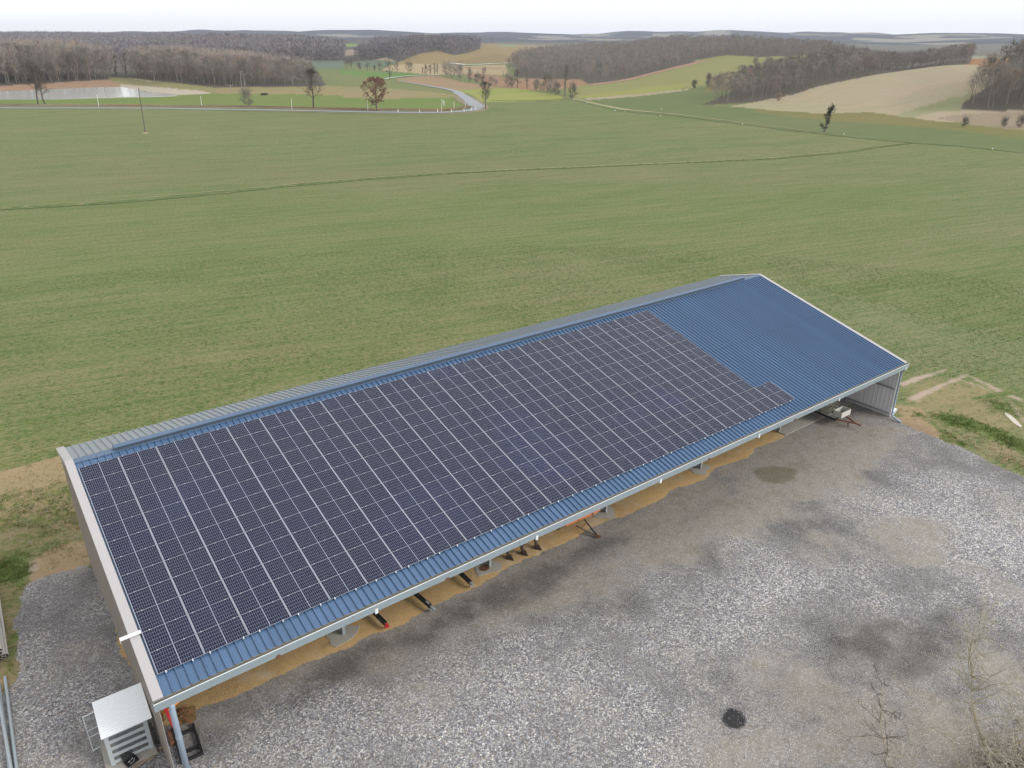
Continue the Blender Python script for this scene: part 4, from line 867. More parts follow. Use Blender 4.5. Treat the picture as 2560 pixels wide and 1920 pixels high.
WOODS = [(W1, 6.2, 420, 730, (13, 20), 'tall grey-brown tree in the wood behind the pond', 'winter trees of the wood behind the pond'),
         (W5, 6.5, 300, 780, (7, 12), 'bare grey tree in the belt climbing beside the tan hill', 'bare trees of the belt beside the tan hill'),
         (W6, 5.6, 300, 640, (11, 15), 'bare dark tree in the copse at the right edge', 'bare trees of the copse at the right edge'),
         (W4, 10, 440, 1300, (7, 12), 'bare tree in the big wood above the yellow-green field', 'bare trees of the big hillside wood')]
cand = []
for wi, (polys, spc, d0, d1, hh, lab, grp) in enumerate(WOODS):
    X, Y, Z, D, U, V_ = scatter(polys, spc, d0, d1, 500 + wi); g = np.random.default_rng(600 + wi)
    for k in range(len(X)): cand.append((float(D[k]), wi, float(X[k]), float(Y[k]), float(Z[k]), g.uniform(*hh) / 10 * (np.interp(U[k], [0, 180, 290, 480, 620, 760], [1.2, 1.15, .95, .95, .85, .7]) if wi == 0 else 1), g.uniform(0, 6.28), int(g.integers(0, 6)), float(U[k])))
cand.sort(); vis = [c for c in cand if -40 < c[8] < 2600]
# in each wood the front rows are single trees, the mass behind them is one object
single = []
for wi, n_ in ((0, 110), (1, 75), (2, 35), (3, 40)):
    cw = [c for c in vis if c[1] == wi]
    # nearest per bearing bin, so the visible edge is what is split
    bins = {}
    for c in cw: bins.setdefault(int(c[8] / (9 if wi != 3 else 14)), []).append(c)
    order = sorted((r, c[0], c) for bb in bins.values() for r, c in enumerate(bb)); single += [c for _, _, c in order[:n_]]
sset = set(id(c) for c in single)
protos = {}
for (D_, wi, x, y, z, s, rt, vi, u) in single:
    if vi not in protos:
        V1, F1, V2, F2 = MIDV[vi]; protos[vi] = (np_mesh('trunk', V1, F1, M_BARK).data, np_mesh('crown', V2, F2, M_TWIG).data)
        for o in [o for o in COL.objects if o.type == 'MESH' and o.data in protos[vi]]: bpy.data.objects.remove(o)
    t = empty('bare_tree', (x, y, z - .1), (0, 0, rt), WOODS[wi][5], 'tree', WOODS[wi][6]); t.scale = (s * .86, s * .86, s)
    for nm, me in zip(('trunk', 'crown'), protos[vi]):
        o = bpy.data.objects.new(nm, me); COL.objects.link(o); o.parent = t
STUFFL = ['winter wood behind the pond, deep grey-brown mass of trunks and twigs', 'winter tree belt running up beside the tan hill', 'dark winter copse at the right edge of the view', 'big winter wood covering the middle hillside']
for wi in range(4):
    it = [(c[2], c[3], c[4], c[5] * .95, c[5], c[6], c[7]) for c in cand if c[1] == wi and id(c) not in sset]
    merge('woodland', it, LOWV, [M_BARK, M_TWIG], STUFFL[wi], 'wood')
def farwood(polys, spc, d0, d1, hh, seed, lab, mats=None, um=-250, ux=2800, variants=FARV):
    X, Y, Z, D, U, V_ = scatter(polys, spc, d0, d1, seed, um, ux); g = np.random.default_rng(seed)
    hs_ = g.uniform(hh[0] * .85, hh[1] * 1.1, len(X)) / 10
    return merge('woodland', [(X[k], Y[k], Z[k], hs_[k], hs_[k], g.uniform(0, 6.28), int(g.integers(0, 5))) for k in range(len(X))], variants, mats or [M_BARK, M_TWIGD], lab, 'wood')
farwood([ZD((380, 238), (700, 190), (900, 120), (1640, 130), (1760, 258), (1600, 318), (1400, 346), (1200, 290), (950, 334), (690, 434), (560, 366), (400, 404), (130, 420))], 11, 800, 2100, (11, 15), 701, 'purple-grey wood on the knoll above the brown rolling field')
farwood([[(-250, 70), (600, 70), (690, 80), (698, 106), (860, 120), (860, 148), (760, 158), (690, 165), (620, 158), (-250, 150)]], 14, 820, 2750, (11, 16), 702, 'far purple-grey wooded hills filling the left skyline')
farwood([ZE((0, 172), (400, 178), (1180, 205), (1150, 225), (640, 204), (400, 199), (0, 194)), ZD((1730, 165), (1900, 195), (2212, 205), (2212, 215), (1900, 210), (1740, 195))], 9, 1100, 1900, (10, 14), 703, 'line of bare trees along the crest of the brown field')
farwood(W7, 8, 600, 1100, (11, 14), 704, 'bare tree line behind the ploughed field at the right', [M_BARK, M_TWIG], variants=LOWV)
farwood([ZF((1250, 408), (2212, 385), (2212, 425), (1280, 430))], 9, 700, 1200, (9, 13), 705, 'reddish thicket behind the teal field')

# single trees, bushes and hedge shrubs
def px_h(u, v, hpx):
    p = T(u, v); d = np.dot(p - CAM, RC[:, 1]); return p, hpx / F_PX * d / math.cos(PITCH) * .98
SHR = {}
def feature(name, label, cat, u, v, hpx, wpx, kind, group=None, seed=0):
    p, h = px_h(u, v, hpx); w = h * wpx / hpx / 2 * (1.5 if kind in ('small', 'shrub') else 1.3 if kind != 'oak' else 1.3)
    K = dict(round=dict(base=.28, nl=16, n2=7, nt=16, tw=.045, tl=.10 * h, tr=.026 * h, up=.75), oak=dict(base=.16, nl=17, n2=8, nt=22, tr=.032 * h, up=.45, leaf=.34), poplar=dict(base=.12, nl=22, n2=4, nt=9, tw=.05, tl=.07 * h, tr=.02 * h, up=1.1),
             shrub=dict(base=.05, nl=8, n2=5, nt=14, tw=.05, tl=.22 * h, tr=.02 * h, up=.9, trunks=3, domed=False), ivy=dict(base=.04, nl=12, n2=4, nt=24, tr=.04 * h, up=1.1, leaf=.22, lean=.16, domed=False), small=dict(domed=False, base=.18, nl=9, n2=5, nt=12, tw=.07, tl=.13 * h, tr=.025 * h, up=.8))[kind]
    V1, F1, V2, F2 = gen_tree(900 + seed, h=h, rad=w, **K)
    t = empty(name, tuple(p - [0, 0, .1]), (0, 0, YAW if kind == 'ivy' else seed * 1.3), label, cat, group); mt = {'oak': M_LEAFB, 'ivy': M_IVY, 'round': M_TWIGF, 'small': M_TWIGF}.get(kind, M_TWIG)
    np_mesh('trunk', V1, F1, M_BARKF if kind in ('round', 'small') else M_BARK, parent=t); np_mesh('crown', V2, F2, mt, parent=t)
    return t
feature('oak_tree', 'round oak by the roadside holding its brown dead leaves', 'tree', 944, 277, 72, 60, 'oak', seed=1)
feature('bare_tree', 'lone round bare tree on the roadside bank left of the brown oak', 'tree', 785, 272, 82, 58, 'round', seed=2)
feature('bare_tree', 'taller left tree of the pair standing in front of the pond', 'tree', 95, 263, 92, 62, 'round', seed=3)
feature('bare_tree', 'right tree of the pair standing in front of the pond', 'tree', 112, 262, 84, 50, 'round', seed=4)
feature('bare_tree', 'leaning dark bare tree at the road bend', 'tree', 1214, 272, 56, 42, 'round', seed=5)
feature('ivy_clad_tree', 'narrow dark ivy-covered dead tree alone beside the field track', 'tree', 2058, 331, 62, 26, 'ivy', seed=6)
feature('ivy_clad_tree', 'dark ivy-covered tree standing in the gap of the wood by the pond', 'tree', 290, 190, 50, 15, 'ivy', seed=7)
feature('evergreen_tree', 'dark green tree just right of the ivy-covered one by the pond dam', 'tree', 314, 188, 48, 24, 'ivy', seed=8)
feature('bush', 'bare brown bush on the roadside bank between the two white stakes', 'bush', 620, 268, 26, 30, 'shrub', seed=9)
feature('bare_tree', 'small dark round tree at the end of the distant lane', 'tree', 974, 199, 32, 24, 'small', seed=10)
feature('bare_tree', 'small spreading tree in front of the right end of the pond wood', 'tree', 733, 206, 40, 26, 'small', seed=11)
feature('bush', 'round dark bush alone on the yellow-green hill field', 'bush', 1889, 166, 11, 16, 'shrub', seed=12)
G_ = 'shrubs of the diagonal hedgerow'
for k, (x, y, hh, ww, kd) in enumerate([(690, 340, 50, 60, 'shrub'), (725, 345, 55, 70, 'shrub'), (765, 358, 58, 60, 'shrub'), (828, 372, 48, 50, 'shrub'), (880, 378, 34, 40, 'shrub'), (920, 384, 24, 50, 'shrub'), (965, 390, 18, 50, 'shrub'), (1000, 394, 18, 40, 'shrub'), (1075, 403, 48, 60, 'shrub'), (1105, 407, 40, 40, 'shrub'), (1265, 427, 42, 40, 'shrub'), (1300, 432, 20, 50, 'shrub'), (1335, 436, 78, 66, 'shrub'), (1390, 457, 58, 50, 'shrub'), (1360, 447, 30, 50, 'shrub')]):
    u, v = 850 + .3888 * x, 60 + .3888 * y
    feature('hedge_shrub', 'bare purplish hedge shrub in the diagonal hedgerow past the road bend', 'shrub', u, v, hh * .3888, ww * .3888, kd, G_, 20 + k)
feature('bush', 'dense dark bush at the near end of the diagonal hedgerow', 'bush', 1431, 248, 22, 26, 'shrub', seed=41)
feature('bare_tree', 'leftmost taller tree in the diagonal hedgerow', 'tree', 1294, 219, 34, 20, 'small', seed=42)
feature('poplar_tree', 'slender poplar in the middle of the diagonal hedgerow', 'tree', 1318, 222, 48, 16, 'poplar', seed=43)
feature('poplar_tree', 'tallest slender poplar at the near end of the diagonal hedgerow', 'tree', 1413, 240, 72, 17, 'poplar', seed=44)
G2_ = 'small trees beyond the bright green strip'
for k, (x, y, hh, ww, kd) in enumerate([(40, 520, 90, 80, 'small'), (95, 520, 100, 60, 'small'), (200, 535, 60, 60, 'shrub'), (300, 550, 70, 60, 'small'), (395, 555, 60, 30, 'small'), (465, 560, 90, 70, 'small'), (680, 565, 90, 60, 'small'), (825, 580, 105, 100, 'small'), (870, 580, 80, 70, 'small'), (1010, 595, 80, 30, 'poplar'), (1060, 600, 90, 60, 'small'), (1110, 600, 100, 50, 'small'), (1170, 600, 130, 40, 'poplar'), (1200, 600, 130, 40, 'poplar'), (2120, 530, 90, 80, 'small'), (1800, 585, 40, 60, 'shrub')]):
    u, v = 860 + .1944 * x, 70 + .1944 * y
    feature('roadside_tree', 'small bare tree in the row beyond the distant bright green strip', 'tree', u, v + .5, hh * .1944, ww * .1944, kd, G2_, 60 + k)
for k, (u, v, hh, ww, lab) in enumerate([(1734, 222, 14, 12, 'small bare bush at the left end of the track on the green hillside'), (1769, 218, 26, 13, 'thin upright bare bush in the middle of the hillside track'), (1791, 213, 13, 13, 'low bare bush at the right end of the hillside track'), (2412, 317, 12, 16, 'small reddish bush by the rough ground at the right edge'), (2546, 319, 16, 22, 'round reddish-brown bush at the right edge of the rough ground'), (2507, 316, 10, 18, 'low reddish bush between the two on the rough ground'), (1945, 253, 9, 14, 'low dark bush at the foot of the tree belt')]):
    feature('bush', lab, 'bush', u, v, hh, ww, 'shrub', seed=90 + k)

# ------------------------------------------------------------------ distant buildings
M_TILE = simple('red_roof_tiles', (.34, .15, .10), .8, 0, .15, .4); M_RENDER = simple('cream_render', (.66, .62, .55), .85); M_SHUT = simple('dark_window', (.05, .05, .06), .4)
def house(u, v, wpx, hm, ang, label, deep=.5, D=None):
    p = T(u, v); d = np.dot(p - CAM, RC[:, 1]); w = wpx / F_PX * d; dp = w * deep
    t = empty('farmhouse', tuple(p - [0, 0, .3]), (0, 0, ang), label, 'house')
    m = MB(); m.box((-w / 2, -dp / 2, 0), (w / 2, dp / 2, hm)); rz = hm + dp * .22
    for sx_ in (-w / 2, w / 2 - .05): m.add([(sx_, -dp / 2, hm), (sx_, dp / 2, hm), (sx_, 0, rz), (sx_ + .05, -dp / 2, hm), (sx_ + .05, dp / 2, hm), (sx_ + .05, 0, rz)], [(0, 2, 1), (3, 4, 5), (0, 3, 5, 2), (1, 2, 5, 4)])
    m.build('wall', M_RENDER, t)
    m = MB(); a = .5
    for sg in (-1, 1): m.add([(-w / 2 - a, sg * (dp / 2 + a), hm - .2), (w / 2 + a, sg * (dp / 2 + a), hm - .2), (w / 2 + a, 0, rz + .15), (-w / 2 - a, 0, rz + .15), (-w / 2 - a, sg * (dp / 2 + a), hm - .4), (w / 2 + a, sg * (dp / 2 + a), hm - .4), (w / 2 + a, 0, rz - .05), (-w / 2 - a, 0, rz - .05)], [(0, 1, 2, 3) if sg < 0 else (3, 2, 1, 0), (4, 7, 6, 5), (0, 4, 5, 1), (0, 3, 7, 4), (1, 5, 6, 2)])
    r = m.build('roof', M_TILE, t); MB().box((w * .2, -.4, rz - .3), (w * .2 + .9, .4, rz + 1.1)).build('chimney', M_RENDER, r)
    for k in range(4):
        x = -w / 2 + w * (k + .5) / 4; MB().box((x - .5, -dp / 2 - .05, 1.2), (x + .5, -dp / 2 - .003, 2.6)).build('window', M_SHUT, t)
house(630, 160, 26, 8.5, R(-30), 'red-roofed farmhouse half hidden behind the pond wood', .6)
house(650, 159, 22, 7.0, R(25), 'cream-walled farm building right of the red-roofed one', .6)
house(709, 101, 20, 6, R(-20), 'white hilltop house with a grey garden on the left skyline', .5)
house(820, 112, 14, 5, R(10), 'small cream house on the wooded hill by the dark conifer', .6)

# ------------------------------------------------------------------ poles, stakes and marker posts
M_POLE = simple('grey_pole', (.30, .28, .25), .85, 0, .15, 1); M_POLED = simple('dark_creosote_pole', (.12, .10, .085), .85, 0, .2, 1)
def pole(name, lab, u0, v0, u1, v1, r, mat, arm=0, cat='pole', group=None, base=False):
    p = T(u0, v0); d = np.dot(p - CAM, RC[:, 1]); hgt = (v0 - v1) / F_PX * d / math.cos(PITCH)
    # lean across the view only
    side = RC[:, 0]; qx, qv = project(p + [0, 0, hgt]); off = (u1 - qx) / F_PX * d
    t = empty(name, tuple(p), (0, 0, 0), lab, cat, group); m = MB(); top = Vector((side[0] * off, side[1] * off, hgt)); m.tube([(0, 0, -.3), top * .5, top], [r * 1.15, r, r * .75], 8); m.build('pole', mat, t)
    if arm:
        m = MB(); s = Vector((side[0], side[1], 0)); c = top - Vector((0, 0, .5)); m.bar(c - s * arm, c + s * arm, .12, .12)
        ar = m.build('crossarm', mat, t)
        for k in (-1, 0, 1): mm = MB(); q = c + s * arm * .9 * k; mm.tube([q, q + Vector((0, 0, .35))], .07, 6); mm.build('insulator', M_WHITE, ar)
    if base:
        m = MB(); rr = 1.1; ring = [(rr * math.cos(a) * (1 + .3 * math.sin(3 * a)), rr * math.sin(a), -.05) for a in np.linspace(0, 6.28, 13)[:-1]]; m.add(ring + [(0, 0, .35)], [(i, (i + 1) % 12, 12) for i in range(12)]); m.build('earth_mound', simple('dry_earth', (.34, .26, .16), .95), t)
    return t
pole('utility_pole', 'dark wooden pole leaning left alone in the green field', 363.5, 333, 346, 237, .14, M_POLED, base=True)
pole('utility_pole', 'grey pole on the dam in front of the pond wood', 387, 208, 384.5, 184, .16, M_POLE)
pole('utility_pole', 'left pole of the close pair before the pond wood', 606, 232, 600, 186, .16, M_POLE, 1.2)
pole('utility_pole', 'right pole of the close pair before the pond wood', 613, 222, 608, 190, .16, M_POLE, 1.2)
pole('utility_pole', 'short pole with a crossarm at the end of the rock-faced dam', 578, 232, 575, 214, .18, M_POLE, 1.4)
LST = ['first white stake on the roadside bank, nearest the pond', 'second white stake on the roadside bank, left of the bare bush', 'third white stake on the bank, left of the lone bare tree', 'white stake just left of the brown oak', 'white stake nearest the crossed white poles in the green strip', 'white stake right of the crossed white poles', 'white stake beside the road bend']
for k, (u, v, ut, vt) in enumerate([(247, 267, 242.5, 242), (505, 267.5, 501, 244), (729.5, 273.5, 728, 250), (919.5, 277, 919, 255), (1104, 279, 1104, 260), (1135, 275, 1135, 257), (1163, 272, 1163.5, 256)]):
    pole('roadside_stake', LST[k], u, v, ut, vt, .09, M_WHITE, cat='stake', group='white stakes along the road')
pole('white_pole', 'left one of two slanting white poles in the green strip', 1112, 264, 1102, 250, .10, M_WHITE, cat='pole'); pole('white_pole', 'right one of two slanting white poles in the green strip', 1112, 258, 1107, 250, .10, M_WHITE, cat='pole')
MK = ['first', 'second', 'third', 'fourth', 'fifth', 'sixth', 'seventh']
M_REDBAND = simple('red_band', (.45, .06, .05), .6)
for k, (u, v) in enumerate([(995, 281), (1049, 281.5), (1094, 281), (1129, 281), (1160, 279.5), (1178, 277.5), (1189, 276)]):
    p = T(u, v); t = empty('marker_post', tuple(p), (0, 0, .4), '%s stubby white roadside marker post counting from the brown oak' % MK[k], 'marker post', 'white marker posts at the road bend')
    m = MB(); m.tube([(0, 0, -.1), (0, 0, 1.25), (0, 0, 1.4)], [.17, .16, .06], 8); m.build('post', M_WHITE, t); MB().tube([(0, 0, .95), (0, 0, 1.1)], .175, 8).build('reflector_band', M_GUTIN, t)
LWS = ['beside the dark bush at the hedgerow end', 'at the top bend of the field track', 'left one of the pair midway on the field track', 'right one of the pair midway on the field track', 'on the lower line of the track, left of the ivy tree', 'alone in the darker green field', 'just right of the ivy-clad tree', 'where the ditch nears the track', 'farthest right on the track']
for k, (u, v) in enumerate([(1433, 250), (1467, 258.5), (1537, 276.5), (1562, 278.5), (1651, 289.5), (1654, 273.5), (1856, 311), (2110, 336.5), (2481, 373)]):
    p = T(u, v); m = MB(); s = .30
    m.add([(s * x, s * y, s * z) for x, y, z in ((-.6, -.4, -.1), (.5, -.5, -.1), (.6, .4, -.1), (-.5, .5, -.1), (-.35, -.25, .9), (.3, -.3, 1.0), (.35, .25, .8), (-.3, .3, .95))], [(0, 3, 2, 1), (4, 5, 6, 7), (0, 1, 5, 4), (1, 2, 6, 5), (2, 3, 7, 6), (3, 0, 4, 7)])
    o = m.build('boundary_stone', M_WHITE, bevel=.05); o.location = tuple(p); tag(o, 'white painted boundary stone ' + LWS[k], 'stone', 'white stones along the field track')
p = T(661, 238); t = empty('water_trough', tuple(p), (0, 0, .3), 'small dark trough alone on the bright green strip', 'trough')
m = MB(); m.box((-1.6, -.8, .1), (1.6, -.7, 1.0)); m.box((-1.6, .7, .1), (1.6, .8, 1.0)); m.box((-1.6, -.7, .1), (-1.5, .7, 1.0)); m.box((1.5, -.7, .1), (1.6, .7, 1.0)); m.box((-1.5, -.7, .1), (1.5, .7, .2)); m.build('tank', M_BLACK, t)
m = MB(); [m.box((x - .1, -.7, -.1), (x + .1, .7, .1)) for x in (-1.1, 1.1)]; m.build('foot', M_CONC, t)
# ------------------------------------------------------------------ things around the shed
def rotz(a, loc): return Matrix.Translation(loc) @ Matrix.Rotation(a, 4, 'Z')
# switch cage on its slab
M_CAGE = simple('cage_grey', (.47, .51, .53), .5, 0, .08, 2); M_MESHG = simple('grey_wire_mesh', (.24, .26, .28), .5, .2, .1, 4); M_PALE = simple('white_ribbed_sheet', (.82, .85, .87), .4, 0, .05, 1)
M_INV = simple('inverter_casing', (.30, .31, .32), .5)
cage = empty('equipment_cage', (-1.40, 2.35, 0), (0, 0, R(-2)), 'grey mesh equipment cage with a white sheet roof on a slab beside the left gable', 'cage')
MB().box((-1.05, -1.08, -.05), (.86, 1.05, .14)).build('concrete_base', M_CONC, cage, bevel=.015)
m = MB(); xs0, xs1, ya, yb, hc = -.80, .76, -.72, .80, 1.88
for x in (xs0, xs1):
    for y in (ya, yb): m.box((x - .03, y - .03, .14), (x + .03, y + .03, hc))
for z in (.18, hc - .06):
    m.box((xs0 + .03, ya - .02, z), (xs1 - .03, ya + .02, z + .05)); m.box((xs0 + .03, yb - .02, z), (xs1 - .03, yb + .02, z + .05)); m.box((xs0 - .02, ya + .03, z), (xs0 + .02, yb - .03, z + .05)); m.box((xs1 - .02, ya + .03, z), (xs1 + .02, yb - .03, z + .05))
m.build('cage_frame', M_CAGE, cage)
m = MB()
for k in range(5): z = .20 + k * .36; m.box((xs0 + .03, ya - .035, z), (xs1 - .03, ya - .022, z + .16))
m.box((xs0 + .03, ya - .037, .14), (xs0 + .13, ya - .022, hc)); m.box((xs1 - .13, ya - .037, .14), (xs1 - .03, ya - .022, hc)); m.build('louvre_band', M_CAGE, cage)
m = MB()
for x in np.arange(xs0 + .06, xs1 - .03, .045): m.box((x - .004, ya - .018, .2), (x + .004, ya - .010, hc - .05))
for z in np.arange(.25, hc - .05, .10): m.box((xs0 + .03, ya - .010, z - .003), (xs1 - .03, ya - .004, z + .003))
for x in (xs0, xs1):
    for y in np.arange(ya + .06, yb - .03, .06): m.box((x - .004, y - .004, .2), (x + .004, y + .004, hc - .05))
m.build('wire_mesh', M_MESHG, cage)
m = MB(); m.box((-.5, -.30, .14), (.5, .45, 1.45)); m.box((-.45, -.33, .5), (-.05, -.302, 1.2)); m.box((.05, -.33, .5), (.45, -.302, 1.2)); m.build('inverter_cabinet', M_INV, cage, bevel=.02)
m = MB(); rx0, rx1 = -.90, .98
def zr(y): return hc + .10 + (y + 1.0) * .10
ys_ = (-1.05, .98); n = 16
Vr = []; 
for k in range(n * 4 + 1):
    y = ys_[0] + (ys_[1] - ys_[0]) * k / (n * 4); dz = .022 if k % 4 in (1, 2) else 0
    Vr += [(rx0, y, zr(y) + dz), (rx1, y, zr(y) + dz), (rx0, y, zr(y) + dz - .006), (rx1, y, zr(y) + dz - .006)]
N_ = n * 4 + 1; m.add(Vr, [(4 * i, 4 * i + 1, 4 * i + 5, 4 * i + 4) for i in range(N_ - 1)] + [(4 * i + 2, 4 * i + 6, 4 * i + 7, 4 * i + 3) for i in range(N_ - 1)]); m.build('roof_sheet', M_PALE, cage)
fp = empty('wire_mesh_gate', (-2.20, 2.98, 0), (0, 0, R(3)), 'galvanised wire mesh gate swung open at the left of the equipment cage', 'gate')
m = MB()
for z in (.12, .86, 1.22, 2.0): m.box((-.52, -.015, z - .015), (.0, .015, z + .015))
m.box((-.53, -.02, .05), (-.50, .02, 2.03)); m.box((.0, -.02, .05), (.03, .02, 2.03)); m.build('gate_frame', M_RIM, fp)
m = MB()
for x in np.arange(-.48, -.01, .04): m.box((x - .0035, -.004, .13), (x + .0035, .004, 1.98))
for z in np.arange(.2, 1.98, .05): m.box((-.5, -.010, z - .003), (.0, -.004, z + .003))
m.build('wire_mesh', M_MESHG, fp)
# open tool case
case = empty('tool_case', (-1.56, 1.36, .14), (0, 0, R(17)), 'open black tool case lying on the slab in front of the equipment cage', 'tool case')
m = MB(); m.box((-.24, -.17, 0), (.24, .17, .02)); m.box((-.24, -.17, .02), (.24, -.15, .11)); m.box((-.24, .15, .02), (.24, .17, .11)); m.box((-.24, -.15, .02), (-.22, .15, .11)); m.box((.22, -.15, .02), (.24, .15, .11)); m.build('case_tray', M_BLACK, case, bevel=.012)
m = MB(); m.box((-.24, 0, 0), (.24, .32, .03)); l = m.build('case_lid', M_BLACK, case, bevel=.012); l.location = (0, .18, .10); l.rotation_euler = (R(68), 0, 0)
m = MB(); m.bar((-.12, .02, .06), (-.02, .05, .06), .03, .02); m.bar((.06, -.08, .06), (.16, .04, .06), .02, .02); m.bar((.02, .06, .06), (.12, .10, .07), .018, .02); m.bar((-.1, -.1, .06), (.04, -.10, .06), .02, .02); m.build('hand_tool', M_RIM, case)
for k, (x, y, a, L, lab) in enumerate([(-1.30, 1.17, 12, .85, 'longer weathered board lying along the front of the equipment slab'), (-.62, 1.32, 34, .5, 'short weathered board at the right front corner of the equipment slab')]):
    o = MB().box((-L, -.06, 0), (L, .06, .035), M=None).build('timber_board', M_WOOD, bevel=.005); o.location = (x, y, .02); o.rotation_euler = (0, 0, R(a)); tag(o, lab, 'board')
# heavy dark frame, red beam, orange bracket, scrap by the left corner
fr = empty('tool_carrier', (.55, 1.0, .03), (0, 0, R(-4)), 'rusty dark rectangular implement frame lying on the gravel by the left downpipe', 'implement')
m = MB()
for x in (-.40, .40): m.box((x - .055, -.92, 0), (x + .055, .92, .13))
m.build('side_rail', M_BLACK, fr, bevel=.008)
m = MB()
for y in (-.87, -.42, .62): m.box((-.345, y - .055, .002), (.345, y + .055, .125))
m.build('cross_rail', M_BLACK, fr, bevel=.008)
m = MB(); m.box((-.62, .25, 0), (-.46, .95, .20)); m.bar((-.5, .9, .15), (-.1, 1.25, .35), .08, .06); m.bar((.38, .85, .12), (.1, 1.3, .3), .07, .05); m.build('hitch_bracket', M_RUST, fr, bevel=.01)
rbm = empty('red_beam', (.24, 2.5, 0), (0, 0, R(2)), 'slanting red steel beam beside the left downpipe', 'beam')
m = MB(); m.bar((-.02, .55, .75), (.04, -.55, .30), .13, .10); m.build('beam', M_RED, rbm, bevel=.01); m = MB(); m.box((-.1, -.72, 0), (.16, -.50, .30)); m.build('foot', M_BLACK, rbm, bevel=.01)
ob = empty('orange_bracket', (.20, 2.95, .45), (0, 0, R(4)), 'orange steel bracket poking out under the left end of the gutter', 'bracket')
m = MB(); m.bar((-.12, -.08, 0), (.60, .0, .10), .07, .07); m.add([(.28, -.08, .14), (.66, -.08, .14), (.5, -.04, .42), (.28, 0, .14), (.66, 0, .14), (.5, .0, .42)], [(0, 1, 2), (3, 5, 4), (0, 3, 4, 1), (1, 4, 5, 2), (0, 2, 5, 3)]); m.build('arm', simple('bright_orange', (.85, .28, .02), .45), ob)
m = MB(); m.bar((-.14, -.07, -.42), (-.14, -.07, .0), .06, .06); m.build('leg', M_RUST, ob)
sc_ = empty('scrap_heap', (.80, 2.62, 0), (0, 0, 0), 'heap of rusty wire and scrap on the ground behind the dark frame', 'scrap')
g = np.random.default_rng(5); Vh = []; nn = 14
for a in range(nn):
    for rr, z in ((.55, 0), (.42, .14), (.22, .22)): an = a / nn * 6.283; q = rr * (1 + .25 * math.sin(a * 1.7)); Vh.append((q * math.cos(an), q * math.sin(an), z * (1 + .3 * math.sin(a * 2.3))))
m = MB(); m.add(Vh + [(0, 0, .25)], [(3 * i + k, 3 * ((i + 1) % nn) + k, 3 * ((i + 1) % nn) + k + 1, 3 * i + k + 1) for i in range(nn) for k in (0, 1)] + [(3 * i + 2, 3 * ((i + 1) % nn) + 2, 3 * nn) for i in range(nn)]); m.build('heap', simple('rusty_litter', (.12, .07, .025), .95, 0, .4, 8), sc_)
m = MB()
for k in range(9):
    c = Vector((g.uniform(-.35, .35), g.uniform(-.3, .3), .2)); rad = g.uniform(.1, .25); m.tube([c + Vector((rad * math.cos(t + k), rad * math.sin(t + k), .05 * math.sin(2 * t + k))) for t in np.linspace(0, 3 + g.random() * 2, 10)], .011, 5)
m.build('wire', simple('old_wire', (.35, .15, .09), .7), sc_)
# three black drawbars poking out from under the gutter
GB = 'black drawbars poking out from the shed'
LB = ['black steel drawbar with a bright red cap, nearest the left gable', 'middle black steel drawbar poking out onto the sand', 'third black steel drawbar, nearest the rust-red cover plate']
for k, (tip, start) in enumerate([((968, 1563), (930, 1526)), ((1082, 1520), (1035, 1482)), ((1180, 1460), (1143, 1426))]):
    a = G(*tip, .34); c = G(*start, .34); d = (c - a) / np.linalg.norm(c - a); t = empty('implement_drawbar', (a[0], a[1], 0), (0, 0, 0), LB[k], 'drawbar', GB)
    q = lambda s, z: Vector((d[0] * s, d[1] * s, z)); m = MB(); m.bar(q(.15, .34), q(4.2, .42), .20, .18); m.build('bar', M_BLACK, t, bevel=.015)
    m = MB(); m.bar(q(-.12, .30), q(.16, .33), .15, .10); m.bar(q(.2, .0), q(.22, .30), .07, .07); m.build('hitch_head', M_RED if k == 0 else M_STEEL, t, bevel=.02)
    if k == 1: m = MB(); m.bar(q(.05, .38), q(.55, .44), .10, .05); m.build('latch', M_STEEL, t)
    m = MB(); s = Vector((-d[1], d[0], 0)); m.bar(q(4.2, .4) - s * .8, q(4.2, .4) + s * .8, .12, .12); m.build('axle_beam', M_BLACK, t)
    for sg in (-1, 1):
        c_ = q(4.2, .35) + s * sg * .9; mm = MB(); mm.tube([c_ - s * .1, c_ + s * .1], .35, 18); mm.build('wheel', M_BLACK, t)
m = MB(); rr = .30; o = m.tube([(0, 0, 0), (0, 0, .02)], rr, 20).build('cover_plate', M_RUST); o.location = tuple(G(1211, 1420, .035)); o.scale = (1, .85, 1); tag(o, 'round rust-red cover plate on the concrete by a column', 'cover plate')
